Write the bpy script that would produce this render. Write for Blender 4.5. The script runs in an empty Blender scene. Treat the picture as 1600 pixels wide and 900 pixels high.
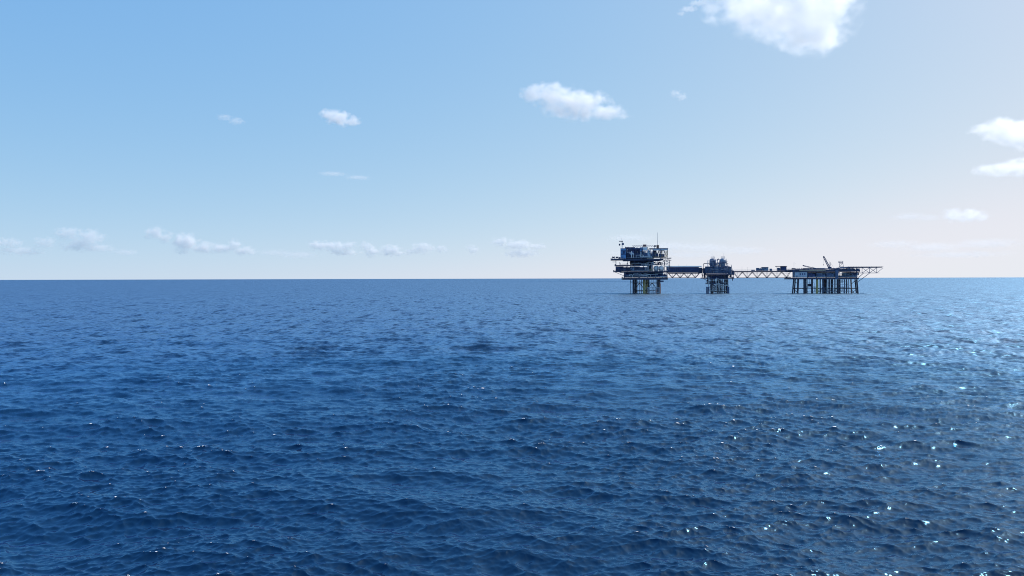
# Offshore platforms on an open sea, seen from the deck of a passing ship.
import bpy, bmesh, math, random
import numpy as np
from mathutils import Vector, Matrix, noise as mnoise
ROLL_SIGN = -1
AIR, DUST, OZONE = 0.6, 1.0, 1.0
SKY_LIFT = 0.045
SKY_CURVE = [(1.44, 0.89, 0.76), (0.995, 0.475, 0.78), (0.85, 0.101, 0.91)]
VOLB = 24
SKY_STRENGTH = 0.1
SUN_STRENGTH = 5.0
EXPOSURE = 0.1
WAVES = [(16, 0.03, 9), (8, 0.065, 9), (4, 0.065, 7), (2, 0.10, 6), (1, 0.15, 5), (0.5, 0.165, 4), (0.25, 0.12, 2.5), (0.13, 0.07, 1.5)]
CUT0, CUT1, CHOP, STEP_R = 0.7, 1.8, 1.15, 0.5
NROW, NCOL = 700, 2100
RIP_SCALE, RIP_BASE, RIP_LOST, ROUGH_LOST = 14.0, 0.12, 3.0, 0.35
CHOP_LAYERS = [(1.1, 6.0, (0.5, 1, 1)), (0.45, 3.0, (0.6, 0.6, 1)), (0.25, 5.0, (1, 0.2, 1)), (0.06, 0.8, (1, 0.15, 1))]
SHEEN = (0.21, 0.51, 0.82, 1)
GLARE, GLARE_ROUGH = 0.9, 0.5
FRES, FMUL = 1.1, 1.75
IOR = 1.46
WATER_A, WATER_B = (0.001, 0.008, 0.028, 1), (0.001, 0.016, 0.040, 1)
FOAM0 = 0.8
CLOUDS = True
DENOISE = True

scene = bpy.context.scene
col = scene.collection
R = math.radians

# ------------------------------------------------------------------ calibration
F = 1232.0            # focal length in photo pixels (1600 wide)
EYE = 15.0            # eye height above the sea, metres
def horizon(px): return 435.0 - (px - 800.0) * 0.0025

# ------------------------------------------------------------------ bookkeeping
def tag(o, label=None, cat=None, group=None, kind=None):
    if label: o['label'] = label
    if cat: o['category'] = cat
    if group: o['group'] = group
    if kind: o['kind'] = kind
    return o

# ------------------------------------------------------------------ materials
def nt_of(m):
    m.use_nodes = True
    nt = m.node_tree
    nt.nodes.clear()
    return nt

def paint(name, rgb, rough=0.6, metal=0.0, wear=0.35, rust=0.0, scale=0.6, streak=3.0):
    """weathered paint: large tone drift, vertical grime streaks, optional rust blotches"""
    m = bpy.data.materials.new(name)
    nt = nt_of(m); N, L = nt.nodes, nt.links
    out = N.new('ShaderNodeOutputMaterial'); b = N.new('ShaderNodeBsdfPrincipled')
    L.new(b.outputs[0], out.inputs[0])
    b.inputs['Roughness'].default_value = rough
    b.inputs['Metallic'].default_value = metal
    tc = N.new('ShaderNodeTexCoord')
    mp = N.new('ShaderNodeMapping'); mp.inputs['Scale'].default_value = (streak, streak, 0.35)
    L.new(tc.outputs['Object'], mp.inputs[0])
    n1 = N.new('ShaderNodeTexNoise'); n1.inputs['Scale'].default_value = scale; n1.inputs['Detail'].default_value = 6
    L.new(mp.outputs[0], n1.inputs['Vector'])
    n2 = N.new('ShaderNodeTexNoise'); n2.inputs['Scale'].default_value = 0.23; n2.inputs['Detail'].default_value = 4
    L.new(tc.outputs['Object'], n2.inputs['Vector'])
    mix = N.new('ShaderNodeMix'); mix.data_type = 'RGBA'
    mix.inputs[6].default_value = (rgb[0]*(1-wear), rgb[1]*(1-wear), rgb[2]*(1-wear), 1)
    mix.inputs[7].default_value = (min(1, rgb[0]*(1+wear)), min(1, rgb[1]*(1+wear)), min(1, rgb[2]*(1+wear)), 1)
    add = N.new('ShaderNodeMath'); add.operation = 'ADD'; L.new(n1.outputs[0], add.inputs[0]); L.new(n2.outputs[0], add.inputs[1])
    half = N.new('ShaderNodeMapRange'); half.inputs[1].default_value = 0.7; half.inputs[2].default_value = 1.3
    L.new(add.outputs[0], half.inputs[0]); L.new(half.outputs[0], mix.inputs[0])
    last = mix.outputs[2]
    if rust > 0:
        n3 = N.new('ShaderNodeTexNoise'); n3.inputs['Scale'].default_value = 0.9; n3.inputs['Detail'].default_value = 8
        L.new(mp.outputs[0], n3.inputs['Vector'])
        mr = N.new('ShaderNodeMapRange'); mr.inputs[1].default_value = 0.72 - 0.35*rust; mr.inputs[2].default_value = 0.8 - 0.3*rust
        L.new(n3.outputs[0], mr.inputs[0])
        mx = N.new('ShaderNodeMix'); mx.data_type = 'RGBA'
        L.new(mr.outputs[0], mx.inputs[0]); L.new(last, mx.inputs[6]); mx.inputs[7].default_value = (0.16, 0.06, 0.025, 1)
        last = mx.outputs[2]
    L.new(last, b.inputs['Base Color'])
    return m

M = dict(
    steel=paint('dark_steel', (0.028, 0.04, 0.088), 0.55, 0.0, 0.5, 0.12),
    navy=paint('navy_cladding', (0.02, 0.038, 0.125), 0.5, 0.0, 0.45, 0.05),
    slate=paint('slate_paint', (0.075, 0.115, 0.21), 0.55, 0.0, 0.4, 0.1),
    grey=paint('grey_paint', (0.20, 0.25, 0.33), 0.5, 0.0, 0.3, 0.1),
    pale=paint('pale_paint', (0.48, 0.52, 0.58), 0.5, 0.0, 0.2, 0.06),
    white=paint('white_paint', (0.86, 0.85, 0.83), 0.4, 0.0, 0.12, 0.04),
    blue=paint('blue_paint', (0.12, 0.27, 0.48), 0.5, 0.0, 0.25, 0.05),
    yellow=paint('yellow_paint', (0.42, 0.35, 0.14), 0.55, 0.0, 0.35, 0.25),
    orange=paint('orange_paint', (0.55, 0.17, 0.06), 0.55, 0.0, 0.3, 0.2),
    rust=paint('rusty_steel', (0.20, 0.10, 0.07), 0.7, 0.0, 0.5, 0.4),
    sea_steel=paint('splash_zone_steel', (0.035, 0.042, 0.065), 0.6, 0.0, 0.5, 0.35),
    tan=paint('tan_paint', (0.42, 0.34, 0.24), 0.6, 0.0, 0.3, 0.2),
)

# ------------------------------------------------------------------ camera
cam = bpy.data.cameras.new('camera'); cam_o = bpy.data.objects.new('camera', cam); col.objects.link(cam_o)
cam.sensor_width = 36.0
cam.lens = 36.0 * F / 1600.0
cam.clip_start = 0.5; cam.clip_end = 200000
cam.shift_y = -15.0 / 1600.0
cam_o.matrix_world = Matrix.Translation((0, 0, EYE)) @ Matrix.Rotation(R(90), 4, 'X') @ Matrix.Rotation(math.atan(0.0025)*ROLL_SIGN, 4, 'Z')
scene.camera = cam_o

# ------------------------------------------------------------------ light
SUN_EL, SUN_AZ = 48.0, 60.0        # degrees; azimuth measured to the right of the view axis
w = bpy.data.worlds.new('World'); scene.world = w; w.use_nodes = True
nt = w.node_tree; nt.nodes.clear()
wo = nt.nodes.new('ShaderNodeOutputWorld'); bg = nt.nodes.new('ShaderNodeBackground')
sky = nt.nodes.new('ShaderNodeTexSky'); sky.sky_type = 'NISHITA'; sky.sun_disc = False
sky.sun_elevation = R(SUN_EL); sky.sun_rotation = R(SUN_AZ)
sky.altitude = 0; sky.air_density = AIR; sky.dust_density = DUST; sky.ozone_density = OZONE
# look a little above the true direction: hides the brown line of the sky model at the very horizon
tcw = nt.nodes.new('ShaderNodeTexCoord'); sx = nt.nodes.new('ShaderNodeSeparateXYZ'); nt.links.new(tcw.outputs['Generated'], sx.inputs[0])
ab = nt.nodes.new('ShaderNodeMath'); ab.operation = 'ABSOLUTE'; nt.links.new(sx.outputs[2], ab.inputs[0])
up = nt.nodes.new('ShaderNodeMath'); up.operation = 'ADD'; nt.links.new(ab.outputs[0], up.inputs[0]); up.inputs[1].default_value = SKY_LIFT
cx_ = nt.nodes.new('ShaderNodeCombineXYZ')
nt.links.new(sx.outputs[0], cx_.inputs[0]); nt.links.new(sx.outputs[1], cx_.inputs[1]); nt.links.new(up.outputs[0], cx_.inputs[2])
nv = nt.nodes.new('ShaderNodeVectorMath'); nv.operation = 'NORMALIZE'; nt.links.new(cx_.outputs[0], nv.inputs[0]); nt.links.new(nv.outputs[0], sky.inputs[0])
# soft shoulder per channel, as the photograph's bright sky has
sp = nt.nodes.new('ShaderNodeSeparateColor'); cb = nt.nodes.new('ShaderNodeCombineColor'); nt.links.new(sky.outputs[0], sp.inputs[0])
for i, (k, g, top) in enumerate(SKY_CURVE):
    pw = nt.nodes.new('ShaderNodeMath'); pw.operation = 'POWER'; nt.links.new(sp.outputs[i], pw.inputs[0]); pw.inputs[1].default_value = g
    mu = nt.nodes.new('ShaderNodeMath'); mu.operation = 'MULTIPLY'; nt.links.new(pw.outputs[0], mu.inputs[0])
    mu.inputs[1].default_value = k * 0.1**g / SKY_STRENGTH
    sm = nt.nodes.new('ShaderNodeMath'); sm.operation = 'SMOOTH_MIN'; nt.links.new(mu.outputs[0], sm.inputs[0])
    sm.inputs[1].default_value = top / SKY_STRENGTH; sm.inputs[2].default_value = 0.15 / SKY_STRENGTH
    nt.links.new(sm.outputs[0], cb.inputs[i])
nt.links.new(cb.outputs[0], bg.inputs[0]); nt.links.new(bg.outputs[0], wo.inputs[0])
bg.inputs[1].default_value = SKY_STRENGTH
sd = bpy.data.lights.new('sun', 'SUN'); so = bpy.data.objects.new('sun', sd); col.objects.link(so)
sd.energy = SUN_STRENGTH; sd.angle = R(0.53); sd.color = (1.0, 0.94, 0.86)
sun_dir = Vector((math.sin(R(SUN_AZ))*math.cos(R(SUN_EL)), math.cos(R(SUN_AZ))*math.cos(R(SUN_EL)), math.sin(R(SUN_EL))))
so.rotation_euler = sun_dir.to_track_quat('Z', 'Y').to_euler(); so.location = (300, 200, 400)

scene.view_settings.view_transform = 'Standard'; scene.view_settings.look = 'None'
scene.view_settings.exposure = EXPOSURE; scene.view_settings.gamma = 1.0
scene.render.film_transparent = False
cy = scene.cycles
cy.max_bounces = max(10, VOLB); cy.diffuse_bounces = 3; cy.glossy_bounces = 3; cy.volume_bounces = VOLB; cy.transparent_max_bounces = 16
cy.use_denoising = DENOISE; cy.sample_clamp_indirect = 6.0; cy.sample_clamp_direct = 2.2; cy.pixel_filter_type = 'BLACKMAN_HARRIS'; cy.filter_width = 1.0
cy.volume_max_steps = 256
# ------------------------------------------------------------------ the sea
# wind sea synthesised octave by octave (one FFT tile per octave, each tile turned its own way),
# laid on a ring grid that is fine in front of the ship and coarse elsewhere
rng = np.random.default_rng(11)
WIND = R(-97)        # the way the waves run: towards the ship, a little to the left

def wave_band(lam, slope, spread):
    """periodic tile of waves with lengths lam..2 lam: height and the two choppy offsets"""
    n = 384
    size = lam * 30.0
    k1 = np.fft.fftfreq(n, d=size / n) * 2 * np.pi
    kx, ky = np.meshgrid(k1, k1, indexing='ij')
    k = np.hypot(kx, ky); k[0, 0] = 1e9
    lo, hi = 2*np.pi/(2*lam), 2*np.pi/lam
    band = ((k >= lo) & (k < hi)).astype(float)
    th = np.arctan2(ky, kx)
    d = np.abs(np.cos((th - WIND) / 2)) ** (2*spread) + 0.02
    amp = band * np.sqrt(d) / k**2
    ph = rng.uniform(0, 2*np.pi, (n, n)); g = rng.rayleigh(1.0, (n, n))
    hk = amp * g * np.exp(1j*ph)
    h = np.fft.ifft2(hk).real * n*n
    sx = np.fft.ifft2(1j*kx*hk).real * n*n; sy = np.fft.ifft2(1j*ky*hk).real * n*n
    s = slope / math.sqrt((sx**2 + sy**2).mean())
    dx = np.fft.ifft2(1j*kx/k*hk).real * n*n; dy = np.fft.ifft2(1j*ky/k*hk).real * n*n
    jac = np.fft.ifft2(-k*hk).real * n*n       # divergence of the offset
    return dict(lam=lam, size=size, n=n, h=h*s, dx=dx*s, dy=dy*s, j=jac*s, slope=slope)

GUST = wave_band(22, 0.1, 0.3)      # slow patchwork of rougher and calmer water
BANDS = [wave_band(l, s, p) for l, s, p in WAVES]

def sample(tile, n, u, v):
    iu = np.floor(u); iv = np.floor(v); fu = u-iu; fv = v-iv
    a = iu.astype(np.int64) % n; b = iv.astype(np.int64) % n; a1 = (a+1) % n; b1 = (b+1) % n
    return (tile[a, b]*(1-fu)*(1-fv) + tile[a1, b]*fu*(1-fv) + tile[a, b1]*(1-fu)*fv + tile[a1, b1]*fu*fv)

def sea_surface(x, y, step):
    """displacement of the rest points x, y where the grid resolves waves longer than about 'step'"""
    X = np.zeros_like(x); Y = np.zeros_like(x); Z = np.zeros_like(x); J = np.zeros_like(x); lost = np.zeros_like(x)
    gust = sample(GUST['h']/GUST['h'].std(), GUST['n'], x/GUST['size']*GUST['n'], y/GUST['size']*GUST['n']*0.6)
    gust = np.clip(1 + 0.11*gust, 0.6, 1.4)
    for i, b in enumerate(BANDS):
        wgt = np.clip((b['lam']*1.5 / step - CUT0) / (CUT1 - CUT0), 0, 1)
        lost += (1 - wgt**2) * b['slope']**2
        if b['lam'] < 3: wgt = wgt*gust
        if wgt.max() <= 0: continue
        a = 0.37 + 1.13*i
        u = (x*math.cos(a*0.0) + 131.7*i) / b['size'] * b['n']; v = (y + 57.3*i) / b['size'] * b['n']
        Z += wgt*sample(b['h'], b['n'], u, v)
        X += wgt*CHOP*sample(b['dx'], b['n'], u, v); Y += wgt*CHOP*sample(b['dy'], b['n'], u, v)
        J += wgt*sample(b['j'], b['n'], u, v)
    return X, Y, Z, J, lost

# rings: distance steps follow what the eye resolves at this height
rows_y = np.concatenate([np.linspace(340, 0.9, NROW), [0.6, 0.4, 0.28, 0.2]])      # depression, small-picture pixels
ring = EYE * 788.5 / rows_y
ring = np.concatenate([[2.0, 6.0, 12.0, 18.0, 24.0, 29.0, 32.0], ring[ring > 33.5]])
fine = np.linspace(-50, 50, NCOL)
coarse = np.linspace(50, 310, 131)[1:-1]
ang = np.radians(np.concatenate([fine, coarse]))      # from the view axis, clockwise
nr, na = len(ring), len(ang)
rr, aa = np.meshgrid(ring, ang, indexing='ij')
gx = (rr*np.sin(aa)).ravel(); gy = (rr*np.cos(aa)).ravel()
dr = np.gradient(ring); da = np.abs(np.gradient(np.concatenate([ang, [ang[0]+2*np.pi]]))[:-1])
step = np.maximum(dr[:, None]*np.ones(na)[None, :]*STEP_R, rr*da[None, :]*1.0).ravel()
DX, DY, DZ, JJ, LOST = sea_surface(gx, gy, step)
fade = np.clip((30000 - rr.ravel())/20000, 0, 1)
co = np.stack([gx + DX*fade, gy + DY*fade, DZ*fade], 1)
co = np.concatenate([co, [[0, 0, 0]]]).astype(np.float32)
i0 = (np.arange(nr-1)[:, None]*na + np.arange(na)[None, :])
i1 = (np.arange(nr-1)[:, None]*na + (np.arange(na)[None, :] + 1) % na)
quads = np.stack([i0, i0+na, i1+na, i1], -1).reshape(-1, 4)[:, ::-1]
tris = np.stack([np.full(na, nr*na), np.arange(na), (np.arange(na)+1) % na], -1)[:, ::-1]
nl = quads.size + tris.size
me = bpy.data.meshes.new('sea')
me.vertices.add(len(co)); me.vertices.foreach_set('co', co.ravel())
me.loops.add(nl); me.loops.foreach_set('vertex_index', np.concatenate([quads.ravel(), tris.ravel()]).astype(np.int32))
starts = np.concatenate([np.arange(len(quads))*4, len(quads)*4 + np.arange(len(tris))*3]).astype(np.int32)
me.polygons.add(len(starts)); me.polygons.foreach_set('loop_start', starts)
me.update(calc_edges=True); me.validate()
at = me.attributes.new('ripple', 'FLOAT', 'POINT'); at.data.foreach_set('value', np.append(np.sqrt(LOST), 0).astype(np.float32))
at = me.attributes.new('crest', 'FLOAT', 'POINT'); at.data.foreach_set('value', np.append(-JJ, 0).astype(np.float32))
print('sea', len(co), 'z', DZ.std(), 'J pct', np.percentile(-JJ[rr.ravel() < 150], [50, 90, 99, 99.7, 99.9]))
sea = bpy.data.objects.new('sea', me); col.objects.link(sea); tag(sea, kind='structure')

m = bpy.data.materials.new('sea_water'); nt = nt_of(m); N, L = nt.nodes, nt.links
def node(t, **kw):
    n = N.new(t)
    for k, v in kw.items(): setattr(n, k, v)
    return n
def math_(op, a, b=None, c=None):
    n = node('ShaderNodeMath', operation=op)
    for i, q in enumerate((a, b, c)):
        if q is None: continue
        if isinstance(q, (int, float)): n.inputs[i].default_value = q
        else: L.new(q, n.inputs[i])
    return n.outputs[0]
out = node('ShaderNodeOutputMaterial'); pb = node('ShaderNodeBsdfDiffuse')
geo = node('ShaderNodeNewGeometry')
rip = node('ShaderNodeAttribute', attribute_name='ripple').outputs['Fac']
crest = node('ShaderNodeAttribute', attribute_name='crest').outputs['Fac']
# small capillary ripples as slopes added to the surface normal
def slopes(scale, stretch):
    mp = node('ShaderNodeMapping'); mp.inputs['Scale'].default_value = stretch
    L.new(geo.outputs['Position'], mp.inputs[0])
    nz = node('ShaderNodeTexNoise'); nz.inputs['Scale'].default_value = scale; nz.inputs['Detail'].default_value = 3; nz.inputs['Roughness'].default_value = 0.6
    L.new(mp.outputs[0], nz.inputs['Vector'])
    s = node('ShaderNodeVectorMath', operation='SUBTRACT'); L.new(nz.outputs['Color'], s.inputs[0]); s.inputs[1].default_value = (0.5, 0.5, 0.5)
    f = node('ShaderNodeVectorMath', operation='MULTIPLY'); L.new(s.outputs[0], f.inputs[0]); f.inputs[1].default_value = (1, 1, 0)
    return f.outputs[0]
def scaled(v, f):
    k = node('ShaderNodeVectorMath', operation='SCALE'); L.new(v, k.inputs[0]); L.new(f, k.inputs['Scale']); return k.outputs[0]
def vadd(a, b):
    k = node('ShaderNodeVectorMath', operation='ADD'); L.new(a, k.inputs[0]); L.new(b, k.inputs[1]); return k.outputs[0]
sl = scaled(slopes(RIP_SCALE, (0.55, 1, 1)), math_('ADD', math_('MULTIPLY', rip, RIP_LOST), RIP_BASE))
for sc_, am_, st_ in CHOP_LAYERS:
    sl = vadd(sl, scaled(slopes(sc_, st_), math_('MULTIPLY', rip, am_)))
nn = node('ShaderNodeVectorMath', operation='NORMALIZE'); L.new(vadd(geo.outputs['Normal'], sl), nn.inputs[0])
rough = math_('MINIMUM', math_('SQRT', math_('ADD', math_('MULTIPLY', rip, ROUGH_LOST), 0.016)), 0.7)
# water colour, with a slow drift between clearer and greener patches
big = node('ShaderNodeTexNoise'); big.inputs['Scale'].default_value = 0.012; big.inputs['Detail'].default_value = 3
L.new(geo.outputs['Position'], big.inputs['Vector'])
cm = node('ShaderNodeMix', data_type='RGBA'); L.new(big.outputs[0], cm.inputs[0])
cm.inputs[6].default_value = WATER_A; cm.inputs[7].default_value = WATER_B
# foam on the sharpest crests, broken up
fz = node('ShaderNodeTexNoise'); fz.inputs['Scale'].default_value = 3.0; fz.inputs['Detail'].default_value = 7; fz.inputs['Roughness'].default_value = 0.7
L.new(geo.outputs['Position'], fz.inputs['Vector'])
fm = node('ShaderNodeMapRange'); fm.inputs[1].default_value = FOAM0; fm.inputs[2].default_value = FOAM0+0.12
L.new(math_('ADD', crest, math_('MULTIPLY', math_('SUBTRACT', fz.outputs[0], 0.5), 0.9)), fm.inputs[0])
fc = node('ShaderNodeMix', data_type='RGBA'); L.new(fm.outputs[0], fc.inputs[0]); L.new(cm.outputs[2], fc.inputs[6]); fc.inputs[7].default_value = (0.8, 0.82, 0.84, 1)
L.new(fc.outputs[2], pb.inputs['Color'])
gl = node('ShaderNodeBsdfGlossy'); gl.inputs['Color'].default_value = SHEEN
L.new(rough, gl.inputs['Roughness']); L.new(nn.outputs[0], gl.inputs['Normal'])
fr = node('ShaderNodeFresnel'); fr.inputs['IOR'].default_value = IOR; L.new(nn.outputs[0], fr.inputs['Normal'])
fac = math_('DIVIDE', math_('MULTIPLY', fr.outputs[0], FMUL), math_('MULTIPLY_ADD', fr.outputs[0], FRES, 1.0))
fac = math_('MULTIPLY', fac, math_('SUBTRACT', 1.0, fm.outputs[0]))
ms = node('ShaderNodeMixShader'); L.new(fac, ms.inputs[0]); L.new(pb.outputs[0], ms.inputs[1]); g2 = node('ShaderNodeBsdfGlossy'); g2.inputs['Color'].default_value = (0.9, 0.9, 0.9, 1)
L.new(math_('MAXIMUM', rough, GLARE_ROUGH), g2.inputs['Roughness']); L.new(geo.outputs['Normal'], g2.inputs['Normal'])
mg = node('ShaderNodeMixShader'); L.new(math_('MINIMUM', math_('MAXIMUM', math_('MULTIPLY', math_('SUBTRACT', rip, 0.12), GLARE), 0.035), 0.4), mg.inputs[0]); L.new(gl.outputs[0], mg.inputs[1]); L.new(g2.outputs[0], mg.inputs[2])
L.new(mg.outputs[0], ms.inputs[2])
L.new(ms.outputs[0], out.inputs[0])
me.materials.append(m)
# ------------------------------------------------------------------ clouds: bodies of scattering air
def cloud(label, dist, lobes, rho, amp=0.8, grain=3.4, g=0.65, depth=0.7, group=None, seed=0):
    """lobes in photo pixels (x, y, half width, half height[, depth offset]); dist in metres"""
    xs = [l[0] for l in lobes]; cx = (min(xs)+max(xs))/2; ys = [l[1] for l in lobes]; cyy = sum(ys)/len(ys)
    sc = dist / F
    ax = (cx-800)/F
    base = Vector((ax*dist, dist, EYE + (horizon(cx)-cyy)*sc))
    az = math.atan(ax)
    ells = []
    for l in lobes:
        rx, rz = l[2]*sc, l[3]*sc
        ry = depth*math.sqrt(rx*rz)*1.2 if len(l) < 6 else l[5]*sc
        ells.append(((l[0]-cx)*sc*math.cos(az), (l[4] if len(l) > 4 else 0)*sc, -(l[1]-cyy)*sc, rx, ry, rz))
    bm = bmesh.new()
    for e in ells:
        r = bmesh.ops.create_icosphere(bm, subdivisions=3, radius=1.0)
        bmesh.ops.scale(bm, verts=r['verts'], vec=(e[3]*1.25, e[4]*1.25, e[5]*1.25))
        bmesh.ops.translate(bm, verts=r['verts'], vec=e[:3])
    me = bpy.data.meshes.new('cloud'); bm.to_mesh(me); bm.free()
    o = bpy.data.objects.new('cloud', me); col.objects.link(o)
    o.location = base; o.rotation_euler = (0, 0, -az)
    rm = o.modifiers.new('merge', 'REMESH'); rm.mode = 'VOXEL'
    rm.voxel_size = max(max(e[3] for e in ells)*2/60, min(min(e[3:]) for e in ells)/4)
    bpy.context.view_layer.update()
    ev = o.evaluated_get(bpy.context.evaluated_depsgraph_get())
    nm = bpy.data.meshes.new_from_object(ev); o.modifiers.clear(); o.data = nm; nm.name = 'cloud'
    size = max(abs(e[5]) for e in ells)
    m = bpy.data.materials.new('cloud_vapour'); nt = nt_of(m); N, L = nt.nodes, nt.links
    out = N.new('ShaderNodeOutputMaterial'); pv = N.new('ShaderNodeVolumePrincipled'); L.new(pv.outputs[0], out.inputs['Volume'])
    pv.inputs['Color'].default_value = (0.995, 0.995, 0.995, 1); pv.inputs['Anisotropy'].default_value = g
    tc = N.new('ShaderNodeTexCoord')
    def vm(op, a, b):
        n = N.new('ShaderNodeVectorMath'); n.operation = op; L.new(a, n.inputs[0]); n.inputs[1].default_value = b; return n
    def ma(op, a, b, c=None):
        n = N.new('ShaderNodeMath'); n.operation = op
        for i, q in enumerate((a, b, c)):
            if q is None: continue
            if isinstance(q, (int, float)): n.inputs[i].default_value = q
            else: L.new(q, n.inputs[i])
        return n.outputs[0]
    f = None
    for e in ells:
        q = vm('LENGTH', vm('MULTIPLY', vm('SUBTRACT', tc.outputs['Object'], e[:3]).outputs[0], (1/e[3], 1/e[4], 1/e[5])).outputs[0], (0, 0, 0)).outputs['Value']
        f = q if f is None else ma('SMOOTH_MIN', f, q, 0.25)
    mp = N.new('ShaderNodeMapping'); mp.inputs['Location'].default_value = (seed*7.3, seed*3.1, seed*1.7)
    mp.inputs['Scale'].default_value = (1/size*0.75, 1/size*0.75, 1/size)
    L.new(tc.outputs['Object'], mp.inputs[0])
    nz = N.new('ShaderNodeTexNoise'); nz.inputs['Scale'].default_value = grain/2; nz.inputs['Detail'].default_value = 6; nz.inputs['Roughness'].default_value = 0.62
    L.new(mp.outputs[0], nz.inputs['Vector'])
    d = ma('SUBTRACT', ma('MULTIPLY_ADD', ma('SUBTRACT', nz.outputs[0], 0.5), amp*2.2, 1.0+0.12*amp), f)
    mr = N.new('ShaderNodeMapRange'); mr.interpolation_type = 'SMOOTHSTEP'; mr.inputs[1].default_value = 0.0; mr.inputs[2].default_value = 0.85
    mr.inputs[3].default_value = 0; mr.inputs[4].default_value = rho/size
    L.new(d, mr.inputs[0]); L.new(mr.outputs[0], pv.inputs['Density'])
    nm.materials.clear(); nm.materials.append(m)
    tag(o, label, 'cloud', group or 'fair weather clouds')
    return o

if CLOUDS:
    cloud('big white puffy cloud cut off by the top edge of the sky', 4200,
          [(1180, 8, 70, 34), (1250, 20, 85, 48), (1262, 52, 62, 40), (1300, 5, 50, 34), (1215, 30, 60, 36), (1120, 2, 24, 12), (1165, -30, 60, 40), (1270, -40, 70, 40)], 3.0, amp=1.0, g=0.62, depth=0.4, seed=1)
    cloud('white slanting cloud alone in mid sky, trailing down to the right', 5600,
          [(832, 145, 19, 16), (868, 150, 34, 24), (905, 163, 45, 25), (945, 176, 34, 14), (870, 168, 28, 14), (968, 183, 20, 6)], 3.4, amp=0.9, g=0.55, depth=0.35, seed=2)
    cloud('small faint puff high on the left half of the sky', 7000,
          [(515, 180, 15, 9), (530, 185, 20, 13), (553, 188, 13, 8)], 1.60, amp=1.0, g=0.5, seed=3)
    cloud('upper bright cloud running off the right edge of the sky', 6500,
          [(1535, 198, 20, 13), (1568, 203, 38, 22), (1600, 212, 36, 24), (1640, 205, 40, 28)], 3.6, amp=0.85, g=0.7, depth=0.4, seed=4)
    cloud('soft lower cloud under the bright one at the right edge', 8000,
          [(1545, 262, 28, 9), (1575, 262, 34, 14), (1612, 262, 38, 18), (1650, 262, 40, 18)], 2.2, amp=0.85, g=0.7, depth=0.4, seed=5)
    cloud('small pale flat cloud low on the right above the cantilevered helideck', 15000,
          [(1490, 335, 17, 11), (1515, 337, 22, 11), (1535, 340, 12, 7)], 1.60, amp=1.0, g=0.7, depth=0.4, seed=6)
    cloud('bright lumpy low cloud above the left sea horizon', 24000,
          [(245, 366, 17, 11), (262, 372, 12, 9), (290, 380, 22, 16), (318, 387, 20, 10), (345, 388, 24, 9), (368, 381, 14, 9), (385, 391, 22, 7)], 2.4, amp=1.1, g=0.1, depth=0.3, seed=7)
    cloud('hazy broken low cloud left of the brighter lumpy one', 26000,
          [(108, 366, 20, 11), (140, 372, 26, 14), (125, 384, 28, 10), (155, 388, 26, 7), (195, 394, 24, 5)], 1.2, amp=1.2, g=0.1, depth=0.3, seed=8)
    cloud('thin low haze cloud at far left edge of the horizon', 28000,
          [(12, 380, 22, 8), (70, 378, 16, 9), (35, 392, 34, 7)], 0.8, amp=1.2, g=0.1, depth=0.3, seed=9)
    cloud('ragged low cloud nearest the middle of the left sea horizon', 27000,
          [(500, 384, 22, 8), (525, 386, 22, 10), (545, 384, 14, 7), (540, 395, 26, 5)], 1.5, amp=1.2, g=0.1, depth=0.3, seed=10)
    cloud('narrow bright wedge of low cloud over mid horizon', 27000,
          [(572, 386, 10, 9), (582, 393, 14, 9), (610, 391, 18, 9), (622, 396, 14, 5)], 1.6, amp=1.2, g=0.1, depth=0.3, seed=11)
    cloud('row of thin low puffs left of the flat topped cloud', 29000,
          [(662, 388, 20, 9), (688, 389, 14, 6), (738, 390, 12, 7), (645, 394, 16, 5)], 1.2, amp=1.2, g=0.1, depth=0.3, seed=12)
    cloud('flat topped low cloud just left of the tall platform', 27000,
          [(782, 378, 16, 8), (810, 383, 26, 9), (838, 385, 18, 5), (815, 396, 30, 7)], 1.3, amp=1.2, g=0.1, depth=0.3, seed=13)
    for lab, dist, lobes, rho, sd in (
        ('faint thin haze cloud low behind the tall platform', 30000, [(985, 372, 40, 7), (1050, 385, 46, 8), (1010, 396, 60, 6)], 0.22, 14),
        ('faint thin haze cloud low behind the middle platform', 30000, [(1105, 388, 44, 8), (1160, 392, 40, 7), (1085, 398, 40, 6)], 0.22, 15),
        ('faint thin haze cloud low beyond the helideck at the right horizon', 30000, [(1395, 380, 40, 7), (1455, 386, 52, 8), (1540, 382, 50, 8), (1500, 398, 70, 6)], 0.22, 16),
        ('faint wisp above and left of the helideck, under the small pale flat cloud', 18000, [(1420, 338, 26, 6), (1450, 341, 18, 6)], 0.25, 17),
        ('tiny faint wisp right of the white slanting cloud', 6000, [(1056, 146, 9, 6), (1066, 152, 9, 6)], 0.4, 18),
        ('faint wisp trailing from the left edge of the biggest cloud', 4300, [(1078, 14, 14, 5), (1092, 6, 14, 5), (1066, 20, 7, 4)], 0.45, 19),
        ('tiny faint wisp left of the small faint puff', 7000, [(352, 184, 13, 5), (370, 189, 12, 6)], 0.35, 20),
        ('very faint thin streak of cloud on the left under the small faint puff', 12000, [(520, 272, 22, 4), (560, 277, 20, 4)], 0.25, 21),
        ('pale thin haze streak low between the lumpy cloud and the ragged cloud', 29000, [(430, 395, 30, 5), (465, 398, 34, 6)], 0.25, 22)):
        cloud(lab, dist, lobes, rho, amp=1.2, g=0.2, depth=0.5, seed=sd)
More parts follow.
